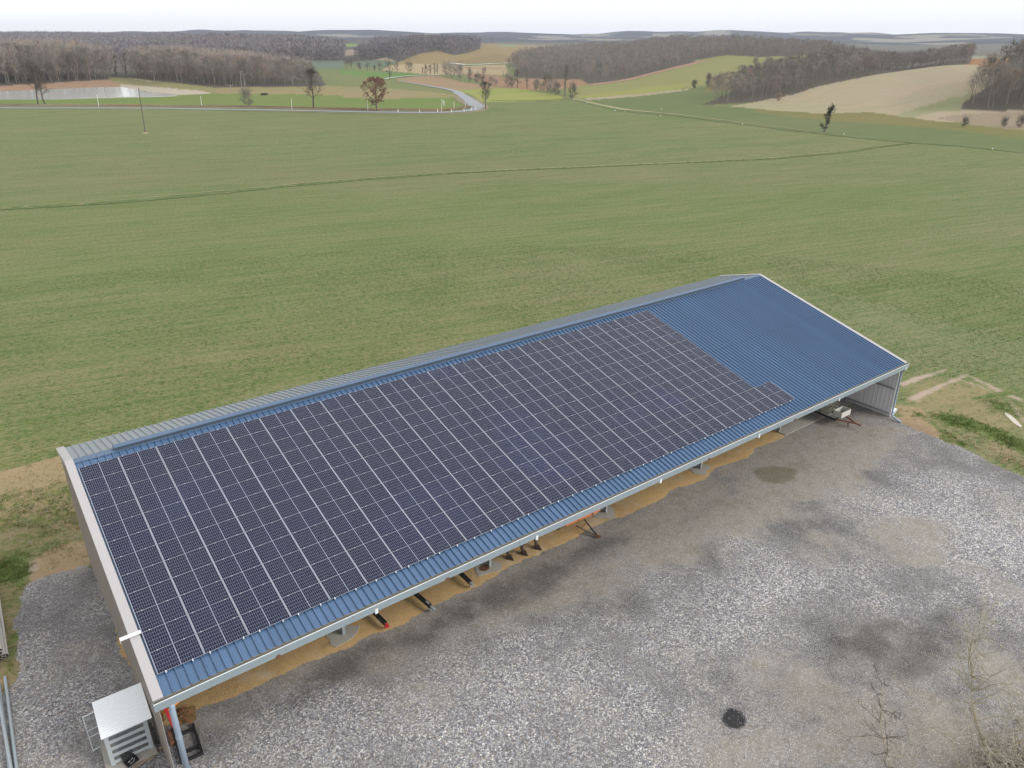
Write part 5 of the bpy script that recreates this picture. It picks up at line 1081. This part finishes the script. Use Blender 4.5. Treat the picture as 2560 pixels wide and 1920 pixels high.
# ripper: three tined legs, springs and warning boards
rp = empty('soil_ripper', tuple(G(1310, 1386)), (0, 0, 0), 'tined soil ripper with three dark arrow-shaped feet under the gutter', 'ripper')
P0_ = np.array(rp.location)
def rel(p): return Vector(tuple(np.array(p) - P0_))
for (u, v) in ((1272, 1392), (1308, 1381), (1342, 1367)):
    f0 = rel(G(u, v, .08)); fwd = Vector((.12, -1, 0)).normalized(); sd_ = Vector((1, .12, 0)); m = MB()
    pts = [f0 - fwd * .02 - sd_ * .20, f0 + fwd * .42, f0 - fwd * .02 + sd_ * .20, f0 - fwd * .16]; up_ = Vector((0, 0, .14))
    m.add([p + Vector((0, 0, -.05)) for p in pts] + [pts[0] + up_ * .4, pts[1], pts[2] + up_ * .4, pts[3] + up_ * 1.2], [(0, 3, 2, 1), (4, 5, 7), (5, 6, 7), (0, 1, 5, 4), (1, 2, 6, 5), (2, 3, 7, 6), (3, 0, 4, 7)])
    m.bar(f0 - fwd * .02, f0 - fwd * .22 + Vector((0, 0, .75)), .15, .10, up=fwd); m.bar(f0 - fwd * .22 + Vector((0, 0, .72)), f0 - fwd * .75 + Vector((0, 0, 1.1)), .12, .10); m.build('tine', M_DKBROWN, rp, bevel=.01)
cc = rel(G(1308, 1381, 0)); m = MB(); m.bar(cc + Vector((-1.8, .95, 1.1)), cc + Vector((1.8, .95, 1.1)), .18, .18); m.bar(cc + Vector((-1.8, 1.6, 1.1)), cc + Vector((1.8, 1.6, 1.1)), .16, .16); m.bar(cc + Vector((-1, .95, 1.1)), cc + Vector((-1, 2.4, 1.1)), .12, .12); m.bar(cc + Vector((1, .95, 1.1)), cc + Vector((1, 2.4, 1.1)), .12, .12)
for sx_ in (-1.6, 1.6): m.bar(cc + Vector((sx_, 1.6, 0)), cc + Vector((sx_, 1.6, 1.05)), .1, .1)
m.build('tool_beam', M_BLACK, rp)
for (u, v) in ((1292, 1366), (1328, 1350)):
    c0 = rel(G(u, v, .55)); m = MB()
    for dx in (-.07, .07): m.bar(c0 + Vector((dx, -.05, -.14)), c0 + Vector((dx, .05, .16)), .035, .05)
    m.bar(c0 + Vector((-.09, 0, 0)), c0 + Vector((.09, 0, 0)), .04, .04); m.build('spring_clamp', simple('clamp_orange', (.75, .28, .04), .5), rp)
for (u, v) in ((1257, 1380), (1361, 1334)):
    c0 = rel(G(u, v, .75)); 
    m = MB(); m.bar(c0 + Vector((-.20, 0, 0)), c0 + Vector((.20, .05, 0)), .03, .16); wb = m.build('warning_board', M_WHITE, rp); m = MB(); m.bar(c0 + Vector((-.07, -.0, 0)), c0 + Vector((.07, .03, 0)), .036, .166); m.build('red_stripe', M_RED, wb)
# orange harrow with a V drawbar
hw = empty('orange_harrow', tuple(G(1461, 1315)), (0, 0, 0), 'orange harrow beam with a dark V-shaped drawbar resting on the sand', 'harrow'); P0_ = np.array(hw.location)
a, c = rel(G(1412, 1310, .55)), rel(G(1492, 1276, .55)); d = (c - a).normalized(); m = MB(); m.bar(a, a + d * (c - a).length * .36, .22, .26); m.bar(a + d * (c - a).length * .38, a + d * (c - a).length * .80, .24, .22); m.build('beam', M_ORANGE, hw, bevel=.02)
m = MB(); e = a + d * (c - a).length * .84; m.add([e + Vector((0, -.12, -.12)), e + Vector((.6, -.15, .0)), e + Vector((.55, -.1, .34)), e + Vector((.05, -.1, .16)), e + Vector((0, 0, -.12)), e + Vector((.6, -.03, .0)), e + Vector((.55, .02, .34)), e + Vector((.05, .02, .16))], [(0, 1, 2, 3), (7, 6, 5, 4), (0, 4, 5, 1), (1, 5, 6, 2), (2, 6, 7, 3), (3, 7, 4, 0)]); m.build('end_plate', M_ORANGE, hw)
tp = rel(G(1494, 1341, .12)); m = MB(); m.bar(rel(G(1461, 1299, .5)), tp, .06, .06); m.build('drawbar', M_BLACK, hw); m = MB(); m.bar(rel(G(1440, 1314, .35)), tp, .07, .06); m.build('drawbar', simple('grey_brown_steel', (.15, .12, .09), .8), hw)
m = MB(); m.bar(tp + Vector((-.1, .1, .02)), tp + Vector((.12, -.16, .03)), .16, .06); m.bar(tp + Vector((0, .15, -.12)), tp + Vector((0, .1, .2)), .05, .05); m.build('hitch', M_RUST, hw)
m = MB(); c0 = rel(G(1452, 1309, .45)); m.tube([c0 + Vector((.28 * math.cos(t), -.1, .2 * math.sin(t))) for t in np.linspace(3.3, 6.2, 12)], .018, 6); m.build('hose', M_BLACK, hw)
m = MB(); m.bar(a + Vector((.4, 1.0, .05)), a + Vector((2.4, 1.15, .05)), .2, .2); [m.bar(a + Vector((.5 + k * .45, 0.1, -.1)), a + Vector((.5 + k * .45, 1.1, 0)), .07, .07) for k in range(5)]; [m.bar(a + Vector((.5 + k * .45, 1.0, -.55)), a + Vector((.5 + k * .45, 1.0, 0)), .05, .05) for k in range(5)]; m.build('tine_row', M_BLACK, hw)
# wheel seen as a black patch left of the harrow
wh = empty('loose_tyre', tuple(G(1392, 1322)), (0, 0, R(20)), 'small black tyre half hidden under the gutter left of the orange harrow', 'wheel')
MB().tube([(-.1, 0, .26), (-.08, 0, .26), (.08, 0, .26), (.1, 0, .26)], [.20, .26, .26, .20], 20).build('tyre', M_BLACK, wh); MB().tube([(-.105, 0, .26), (.105, 0, .26)], .10, 12).build('rim', M_STEEL, wh)
# pipe trailer at the far end
tr = empty('pipe_trailer', (49.55, 3.35, .06), (0, 0, 0), 'old two-wheeled trailer with a pale front box at the far end of the shed', 'trailer')
m = MB(); [m.bar((x, -2.3, .52), (x, 4.6, .52), .10, .14) for x in (-.75, .45)]; [m.bar((-.75, y, .50), (.45, y, .50), .08, .1) for y in (-2.2, -.8, 1, 2.8, 4.5)]; m.build('chassis', M_BLACK, tr)
m = MB(); m.bar((-.6, -2.3, .5), (.28, -3.35, .34), .10, .10); m.bar((.5, -2.3, .5), (.30, -3.35, .34), .10, .10); m.bar((.3, -3.3, .34), (.34, -3.75, .28), .12, .08); m.build('drawbar', M_RUST, tr); m = MB(); m.bar((.0, -2.95, -.02), (.06, -2.85, .42), .07, .07); m.build('jack_leg', M_RUST, tr)
m = MB(); bx0, bx1, by0, by1, bz0, bz1 = -.30, .95, -2.45, -1.75, .55, 1.02
m.box((bx0, by0, bz0), (bx1, by0 + .03, bz1)); m.box((bx0, by1 - .03, bz0), (bx1, by1, bz1)); m.box((bx0, by0 + .03, bz0), (bx0 + .03, by1 - .03, bz1)); m.box((bx1 - .03, by0 + .03, bz0), (bx1, by1 - .03, bz1)); m.box((bx0 + .03, by0 + .03, bz0), (bx1 - .03, by1 - .03, bz0 + .03)); m.box((bx0 - .01, by0 - .01, bz0 + .22), (bx1 + .01, by0, bz0 + .25))
m.build('front_box', simple('chalky_grey_paint', (.52, .52, .48), .7, 0, .12, 4, dirt=((.2, .12, .08), .68, .8)), tr, bevel=.006)
for x in (-1.0, .72): 
    m = MB(); m.tube([(x - .11, .9, .36), (x - .09, .9, .36), (x + .09, .9, .36), (x + .11, .9, .36)], [.28, .37, .37, .28], 22); w_ = m.build('wheel', M_BLACK, tr); MB().tube([(x - .115, .9, .36), (x + .115, .9, .36)], .17, 14).build('rim', M_STEEL, w_)
m = MB(); [m.bar((x, y, .59), (x, y, 1.75), .05, .05) for x in (-.80, .50) for y in (-.9, 1.5, 4.0)]; m.build('stake', M_BLACK, tr)
M_PIPEG = simple('mossy_grey_pipe', (.40, .40, .33), .7, 0, .3, 1, dirt=((.16, .16, .10), .55, .75)); M_PIPEE = simple('pale_pipe', (.52, .50, .46), .55, 0, .12, .8, dirt=((.28, .25, .20), .6, .8)); M_BORE = simple('pipe_bore', (.045, .035, .028), .9)
def pipe_mesh(L, r, mat, n=12):
    m = MB(); m.tube([(0, 0, 0), (0, L, 0)], r, n, 0, cap=False); m.tube([(0, 0, 0), (0, L, 0)], r * .86, n, 1, cap=False)
    m.tube([(0, -.005, 0), (0, .10, 0)], r * 1.12, n, 0, cap=False)
    for y in (0, L):
        b0 = len(m.v)
        for rr in (r, r * .86):
            for k in range(n): a_ = 2 * math.pi * k / n; m.v.append((rr * math.cos(a_), y, rr * math.sin(a_)))
        for k in range(n): m.f.append((b0 + k, b0 + (k + 1) % n, b0 + n + (k + 1) % n, b0 + n + k)); m.m.append(0)
    o = m.build('pipe', [mat, M_BORE]); me = o.data; bpy.data.objects.remove(o); return me
def pipes(me, spots, label, group):
    for k, (x, y, z, a) in enumerate(spots):
        o = bpy.data.objects.new('irrigation_pipe', me); COL.objects.link(o); o.location = (x, y, z); o.rotation_euler = (0, 0, a); tag(o, label if not callable(label) else label(k), 'pipe', group)
g = np.random.default_rng(9); sp_ = []
for row in range(6):
    for c in range(8 - (row % 2)): sp_.append((48.90 + .15 * c + (row % 2) * .075, 1.80 + g.uniform(-.18, .18), .72 + .135 * row, g.uniform(-.006, .006)))
pipes(pipe_mesh(6.2, .07, M_PIPEG, 10), sp_, 'mossy grey pipe in the load on the trailer under the far end of the roof', 'pipes loaded on the trailer')
sp_ = []
for row in range(5):
    for c in range(7): sp_.append((-4.98 - .155 * c - row * .04 - (row % 2) * .07, 11.35 + g.uniform(-.25, .15) , .08 + .142 * row, g.uniform(-.008, .008) - .02))
pipes(pipe_mesh(6.6, .078, M_PIPEE, 14), sp_, 'pale dirty irrigation pipe in the big stack at the left edge', 'pale irrigation pipes stacked at the left edge')
LP = ['longest blue-grey pipe lying nearest the gravel at the left edge', 'middle blue-grey pipe of the three at the left edge', 'outermost blue-grey pipe at the left edge']
m_pb = pipe_mesh(6.5, .07, simple('blue_grey_pipe', (.30, .35, .38), .5, 0, .1, 1), 14)
pipes(m_pb, [(-5.40, 3.4, .08, -.03), (-5.62, 3.1, .08, -.02), (-5.55, 2.4, .22, .0)], lambda k: LP[k], 'blue-grey pipes at the left edge')
# roofing sheets behind the far corner
rs = empty('roofing_sheets', (54.75, -.1, .03), (0, 0, R(14)), 'few white and blue offcut roofing sheets on the ground by the far downpipe', 'roofing sheets')
for k in range(3):
    m = MB(); 
    for j in range(3): y = -.42 + j * .32 + k * .03; m.box((-.5 + k * .12, y, .04 * k), (.75 - k * .08, y + .16, .04 * k + .02)); m.box((-.5 + k * .12, y + .16, .04 * k), (.75 - k * .08, y + .30, .04 * k + .012))
    m.build('sheet', [M_PALE, M_ROOF][k % 2], rs)
# ------------------------------------------------------------------ grass tufts, brushwood, stones
def tufts(name, XY, Z, hgt, mat, label, n=6, w=.02, spread=.10, seed=1, cat='grass'):
    g = np.random.default_rng(seed); N = len(XY); P0 = np.repeat(np.concatenate([XY, Z[:, None]], 1), n, 0); P0[:, :2] += g.normal(0, spread, (N * n, 2))
    D = np.stack([g.normal(0, .45, N * n), g.normal(0, .45, N * n), np.ones(N * n)], 1); V_, F_ = strips(P0, D, hgt * (.5 + g.random(N * n)), w, g, .2)
    return tag(np_mesh(name, V_, F_, mat), label, cat, None, 'stuff')
M_G1 = foliage_mat('fresh_grass', (.10, .15, .035), (.22, .30, .09), .8); M_G2 = foliage_mat('dry_grass', (.17, .13, .075), (.32, .26, .15), .8)
def sample_mask(mask, N, seed):
    g = np.random.default_rng(seed); p = np.clip(mask, 0, None).ravel() ** 1.5; p /= p.sum(); k = g.choice(len(p), N, p=p); xy = np.stack([GX.ravel()[k], GY.ravel()[k]], 1) + g.uniform(-sp / 2, sp / 2, (N, 2)); return xy, yv[..., 2].ravel()[k]
front = (VV < 2000) & (UU > -60) & (UU < 2640)
xy, z = sample_mask(np.clip(lush - gravel * .8, 0, 1) * front, 3600, 1); tufts('grass_tufts', xy, z, .11, M_G1, 'fresh green grass growing along the edges of the yard', 7, .022, .09)
xy, z = sample_mask(np.clip(np.maximum(lush, tan * .5) - gravel, 0, 1) * front * (VV > 1100) , 900, 2); tufts('dry_grass_tufts', xy, z, .16, M_G2, 'dry straw-coloured grass at the edges of the yard', 4, .016, .12, 2)
g = np.random.default_rng(4)
k = g.integers(0, len(QD), 9000); xy = QD[k][:, :2] + g.normal(0, .35, (9000, 2)); tufts('ditch_grass_tufts', xy, H(xy[:, 0], xy[:, 1]) + .04, .09, foliage_mat('rank_grass', (.12, .18, .04), (.27, .30, .11), .12), 'rank green grass lining the ditch across the field', 4, .09, .25, 4)
QV = densify([T(u, v) for u, v in [(-200, 264), (0, 264), (200, 264), (400, 266), (600, 267.5), (760, 271), (900, 274.5), (1040, 276), (1110, 276.5), (1150, 273), (1172, 268)]], .5)
k = g.integers(0, len(QV), 12000); xy = QV[k][:, :2] + g.normal(0, 1.0, (12000, 2)); hv = .9; tufts('bank_scrub', xy, H(xy[:, 0], xy[:, 1]) + .05, .55, foliage_mat('brown_scrub', (.17, .13, .09), (.34, .28, .19), .05), 'brown scrub and dead grass on the roadside bank', 4, .12, .35, 5, 'scrub')
# brushwood
def sticks(name, polys, N, L, r, mat, label, seed, hmax=.12):
    g = np.random.default_rng(seed); pts = []
    while len(pts) < N:
        u, v = g.uniform(-60, 2640), g.uniform(1000, 1500)
        if any(inpoly(np.array([u]), np.array([v]), p)[0] for p in polys): pts.append(G(u, v, g.uniform(.02, hmax)))
    paths = []
    for p in pts:
        a = g.uniform(0, 6.28); l = L * g.uniform(.4, 1.2); d = np.array([math.cos(a), math.sin(a), g.uniform(-.05, .12)]); c = p + d * l * .5 + g.normal(0, .06, 3) * [1, 1, .3]; paths.append((np.array([p, c, p + d * l + g.normal(0, .08, 3) * [1, 1, .3]]), [r, r * .8, r * .4]))
    V_, F_ = tubes_q(paths, 4); return tag(np_mesh(name, V_, F_, mat), label, 'brushwood', None, 'stuff')
M_STK = simple('bleached_wood', (.36, .31, .26), .85, 0, .2, 6)
sticks('brushwood', [[(60, 1240), (180, 1225), (250, 1300), (200, 1345), (60, 1370), (0, 1350)]], 70, .8, .013, M_STK, 'pale broken sticks scattered on the bank left of the shed', 1)
sticks('brushwood', [[(2330, 1078), (2440, 1090), (2560, 1140), (2600, 1180), (2520, 1165), (2430, 1120)]], 90, .5, .02, simple('split_wood', (.42, .29, .17), .85, 0, .3, 5), 'pale broken wood and bark along the grass strip at the right', 2, .1)
# loose stones on the bright gravel
wgt = np.clip(gravel, 0, 1) * np.clip(1 - sand * 2, 0, 1) * (.15 + np.clip(white, 0, 1) ** 1.5) * np.clip(1.1 - compact, .05, 1) * (1 - np.clip(dark, 0, .9)) * front * (~((GX > -.4) & (GY > 2.0) & (GX < 54)))
NS = 26000; xy, z = sample_mask(wgt, NS, 7); g = np.random.default_rng(8); ph_ = (1 + 5 ** .5) / 2
ov = np.array([(1, 0, 0), (0, 1, 0), (-1, 0, 0), (0, -1, 0), (0, 0, 1), (0, 0, -.4)], float); of = np.array([(0, 1, 4), (1, 2, 4), (2, 3, 4), (3, 0, 4), (1, 0, 5), (2, 1, 5), (3, 2, 5), (0, 3, 5)])
s_ = .012 + .018 * g.random(NS) ** 2; a_ = g.uniform(0, 6.28, NS); sc3 = np.stack([s_ * g.uniform(.9, 1.7, NS), s_ * g.uniform(.7, 1.2, NS), s_ * g.uniform(.5, 1.0, NS)], 1)
V_ = ov[None] * (1 + g.uniform(-.25, .25, (NS, 6, 1))) * sc3[:, None]; ca_, sa_ = np.cos(a_)[:, None], np.sin(a_)[:, None]
V_ = np.stack([V_[..., 0] * ca_ - V_[..., 1] * sa_ + xy[:, :1], V_[..., 0] * sa_ + V_[..., 1] * ca_ + xy[:, 1:2], V_[..., 2] + z[:, None] + s_[:, None] * .3], -1).reshape(-1, 3)
F_ = (of[None] + np.arange(NS)[:, None, None] * 6).reshape(-1, 3)
b = NB('loose_stone'); p_ = b.n('ShaderNodeNewGeometry'); v_ = b.n('ShaderNodeTexVoronoi', {'Vector': p_.outputs['Position'], 'Scale': 12.0}); s_c = b.n('ShaderNodeSeparateColor', {0: v_.outputs['Color']})
b.set('Base Color', b.ramp(s_c.outputs[0], [(0, (.24, .24, .25)), (.4, (.36, .36, .38)), (.8, (.50, .50, .51)), (1, (.74, .72, .70))])); b.set('Roughness', .85)
tag(np_mesh('loose_stones', V_, F_, b.mat), 'loose pale stones lying over the gravel yard', 'stones', None, 'stuff')
# seedlings of the crop nearest the camera
g = np.random.default_rng(12); N = 60000; a_ = g.uniform(HEAD - R(37), HEAD + R(37), N); d_ = 34 + 75 * g.random(N) ** .8; xc = CAM[0] + d_ * np.sin(a_); yc = CAM[1] + d_ * np.cos(a_)
rowd = (xc * math.sin(R(14)) + yc * math.cos(R(14))); rowd2 = np.round(rowd / .45) * .45 + g.normal(0, .07, N); al_ = xc * math.cos(R(14)) - yc * math.sin(R(14)); xc = al_ * math.cos(R(14)) + rowd2 * math.sin(R(14)); yc = -al_ * math.sin(R(14)) + rowd2 * math.cos(R(14))
uu, vv = project(np.stack([xc, yc, xc * 0], -1)); ix = np.clip(((xc - YB[0]) / sp).astype(int), 0, NX - 1); iy = np.clip(((yc - YB[2]) / sp).astype(int), 0, NY - 1)
iny = (xc > YB[0]) & (xc < YB[1]) & (yc > YB[2]) & (yc < YB[3]); bad = iny & ((gravel[ix, iy] > .1) | (mud[ix, iy] > .2) | ((tan[ix, iy] > .3) & (g.random(N) < .75)))
keep = (~bad) & (uu > -80) & (uu < 2640) & (vv < 2000) & ~((xc > -1) & (xc < 54.5) & (yc < 17.2)) & (vnoise(xc / 5, yc / 5, 91) + g.random(N) * .5 > .55); xc, yc = xc[keep], yc[keep]
tufts('crop_seedlings', np.stack([xc, yc], 1), xc * 0 + .01, .10, foliage_mat('seedling_leaves', (.085, .135, .045), (.17, .23, .10), 1.2), 'young green crop seedlings in drill rows across the near field', 3, .05, .07, 13, 'crop')
# ------------------------------------------------------------------ bare saplings at the lower right
M_SAP = simple('lichened_bark', (.30, .27, .20), .85, 0, .2, 3, dirt=((.30, .20, .06), .52, .70)); M_SAPT = simple('pale_twig', (.46, .43, .36), .8, 0, .15, 2); M_SAPD = simple('dark_twig', (.10, .085, .065), .85, 0, .2, 3)
def sapling(path, r, nb, bl, label, seed, tm, nt=9, twigL=.55):
    """path: (u, v, height) knots of the stem"""
    g = np.random.default_rng(seed); K = [G(u, v, h) for u, v, h in path]; K = densify(K, .35); K[1:-1] += g.normal(0, .03, (len(K) - 2, 3)); n = len(K); rr = np.interp(np.linspace(0, 1, n), [0, .6, 1], [r, r * .55, .007]); t = empty('bare_sapling', tuple(K[0]), (0, 0, 0), label, 'sapling')
    o0 = K[0]; V_, F_ = tubes_q([(K - o0, rr)], 7); np_mesh('stem', V_, F_, M_SAP, smooth=True, parent=t); pb, ptw = [], []
    for k in range(nb):
        s = g.uniform(.12, .97); i = int(s * (n - 1)); q = K[i]; a = g.uniform(0, 6.28); el_ = g.uniform(.15, 1.0); l = bl * g.uniform(.5, 1.2) * (1.15 - .6 * s); d = np.array([math.cos(a) * math.cos(el_), math.sin(a) * math.cos(el_), math.sin(el_)])
        pts = [q]; dd = d.copy(); m_ = 6
        for j in range(m_): dd = dd + g.normal(0, .16, 3) + [0, 0, -.02]; dd /= np.linalg.norm(dd); pts.append(pts[-1] + dd * l / m_)
        pts = np.array(pts); r0 = rr[i] * .5 + .004; pb.append((pts - o0, np.linspace(r0, .005, m_ + 1)))
        for j in range(nt):
            c = pts[g.integers(1, m_ + 1)]; d2 = dd * .5 + g.normal(0, .6, 3) + [0, 0, .2]; d2 /= np.linalg.norm(d2); l2 = twigL * g.uniform(.3, 1.1); mid = c + d2 * l2 * .5 + g.normal(0, .04, 3)
            ptw.append((np.array([c, mid, c + d2 * l2 + g.normal(0, .05, 3)]) - o0, [.009, .007, .004]))
            if g.random() < .6: d3 = d2 + g.normal(0, .6, 3); d3 /= np.linalg.norm(d3); ptw.append((np.array([mid, mid + d3 * l2 * .5]) - o0, [.006, .003]))
    V_, F_ = tubes_q(pb, 5); np_mesh('branch', V_, F_, M_SAP if tm is not M_SAPD else M_SAPD, smooth=True, parent=t); V_, F_ = tubes_q(ptw, 3); np_mesh('crown', V_, F_, tm, parent=t)
sapling([(2500, 1960, .2), (2455, 1850, 1.6), (2432, 1760, 2.6), (2430, 1690, 3.3), (2424, 1610, 4.1), (2470, 1530, 4.9)], .055, 60, 2.3, 'tallest pale sapling with orange lichen on its stem, lower right corner', 31, M_SAPT, 12, .7)
sapling([(2245, 1990, .1), (2215, 1880, 1.2), (2200, 1810, 1.9), (2205, 1740, 2.5), (2206, 1650, 3.3)], .035, 16, 1.5, 'thin dark sapling left of the lichened one at the lower edge', 32, M_SAPD)
sapling([(2540, 1990, .3), (2525, 1900, 1.3), (2545, 1860, 1.9), (2585, 1830, 2.4)], .06, 26, 1.6, 'thick forked sapling in the lower right corner', 33, M_SAPT, 10)
sapling([(2590, 1960, .3), (2585, 1850, 1.8), (2570, 1750, 3.0), (2555, 1620, 4.2)], .03, 14, 1.7, 'slender sapling cut by the right edge', 34, M_SAPT)
sapling([(2330, 2000, .2), (2290, 1920, 1.0), (2230, 1870, 1.6), (2140, 1840, 2.0)], .02, 10, 1.1, 'low arching sapling at the bottom edge between the dark and lichened ones', 35, M_SAPT)
sapling([(2440, 2000, .2), (2400, 1920, 1.0), (2380, 1850, 1.8), (2290, 1800, 2.4)], .02, 12, 1.2, 'arching thin sapling left of the lichened stem', 36, M_SAPT)
sapling([(2650, 1990, .2), (2600, 1900, 1.4), (2540, 1800, 2.5), (2500, 1700, 3.4)], .03, 26, 1.9, 'leaning sapling crossing behind the tallest one in the lower right corner', 37, M_SAPT, 10)
sapling([(2480, 2000, .2), (2490, 1930, .9), (2470, 1880, 1.5), (2500, 1820, 2.0)], .025, 24, 1.5, 'short bushy sapling at the foot of the lichened stem', 38, M_SAPT, 12)
xy = np.array([G(u, v)[:2] for u, v in zip(g.normal(2540, 70, 900), g.normal(1935, 45, 900))]); tufts('bramble_thicket', xy, np.zeros(900), .32, foliage_mat('bramble', (.20, .15, .10), (.40, .33, .22), 1.5), 'tangled dry brambles under the saplings in the lower right corner', 6, .014, .15, 6, 'brambles')
# ------------------------------------------------------------------ haze
HB = 6300
zmax = float(Vt[:, 2].max()) + 40; zmin = float(Vt[:, 2].min()) - 2
b = NB('air_haze'); b.t.nodes.remove(b.bsdf); pv = b.n('ShaderNodeVolumePrincipled', {'Color': (.74, .82, 1.0, 1), 'Density': 0.0001, 'Anisotropy': .2}); b.t.links.new(pv.outputs[0], b.out.inputs['Volume'])
hz = MB().box((CAM[0] - HB, CAM[1] - HB, zmin), (CAM[0] + HB, CAM[1] + HB, zmax)).build('haze', b.mat); tag(hz, 'thin pale air over the whole countryside', 'haze', None, 'stuff')
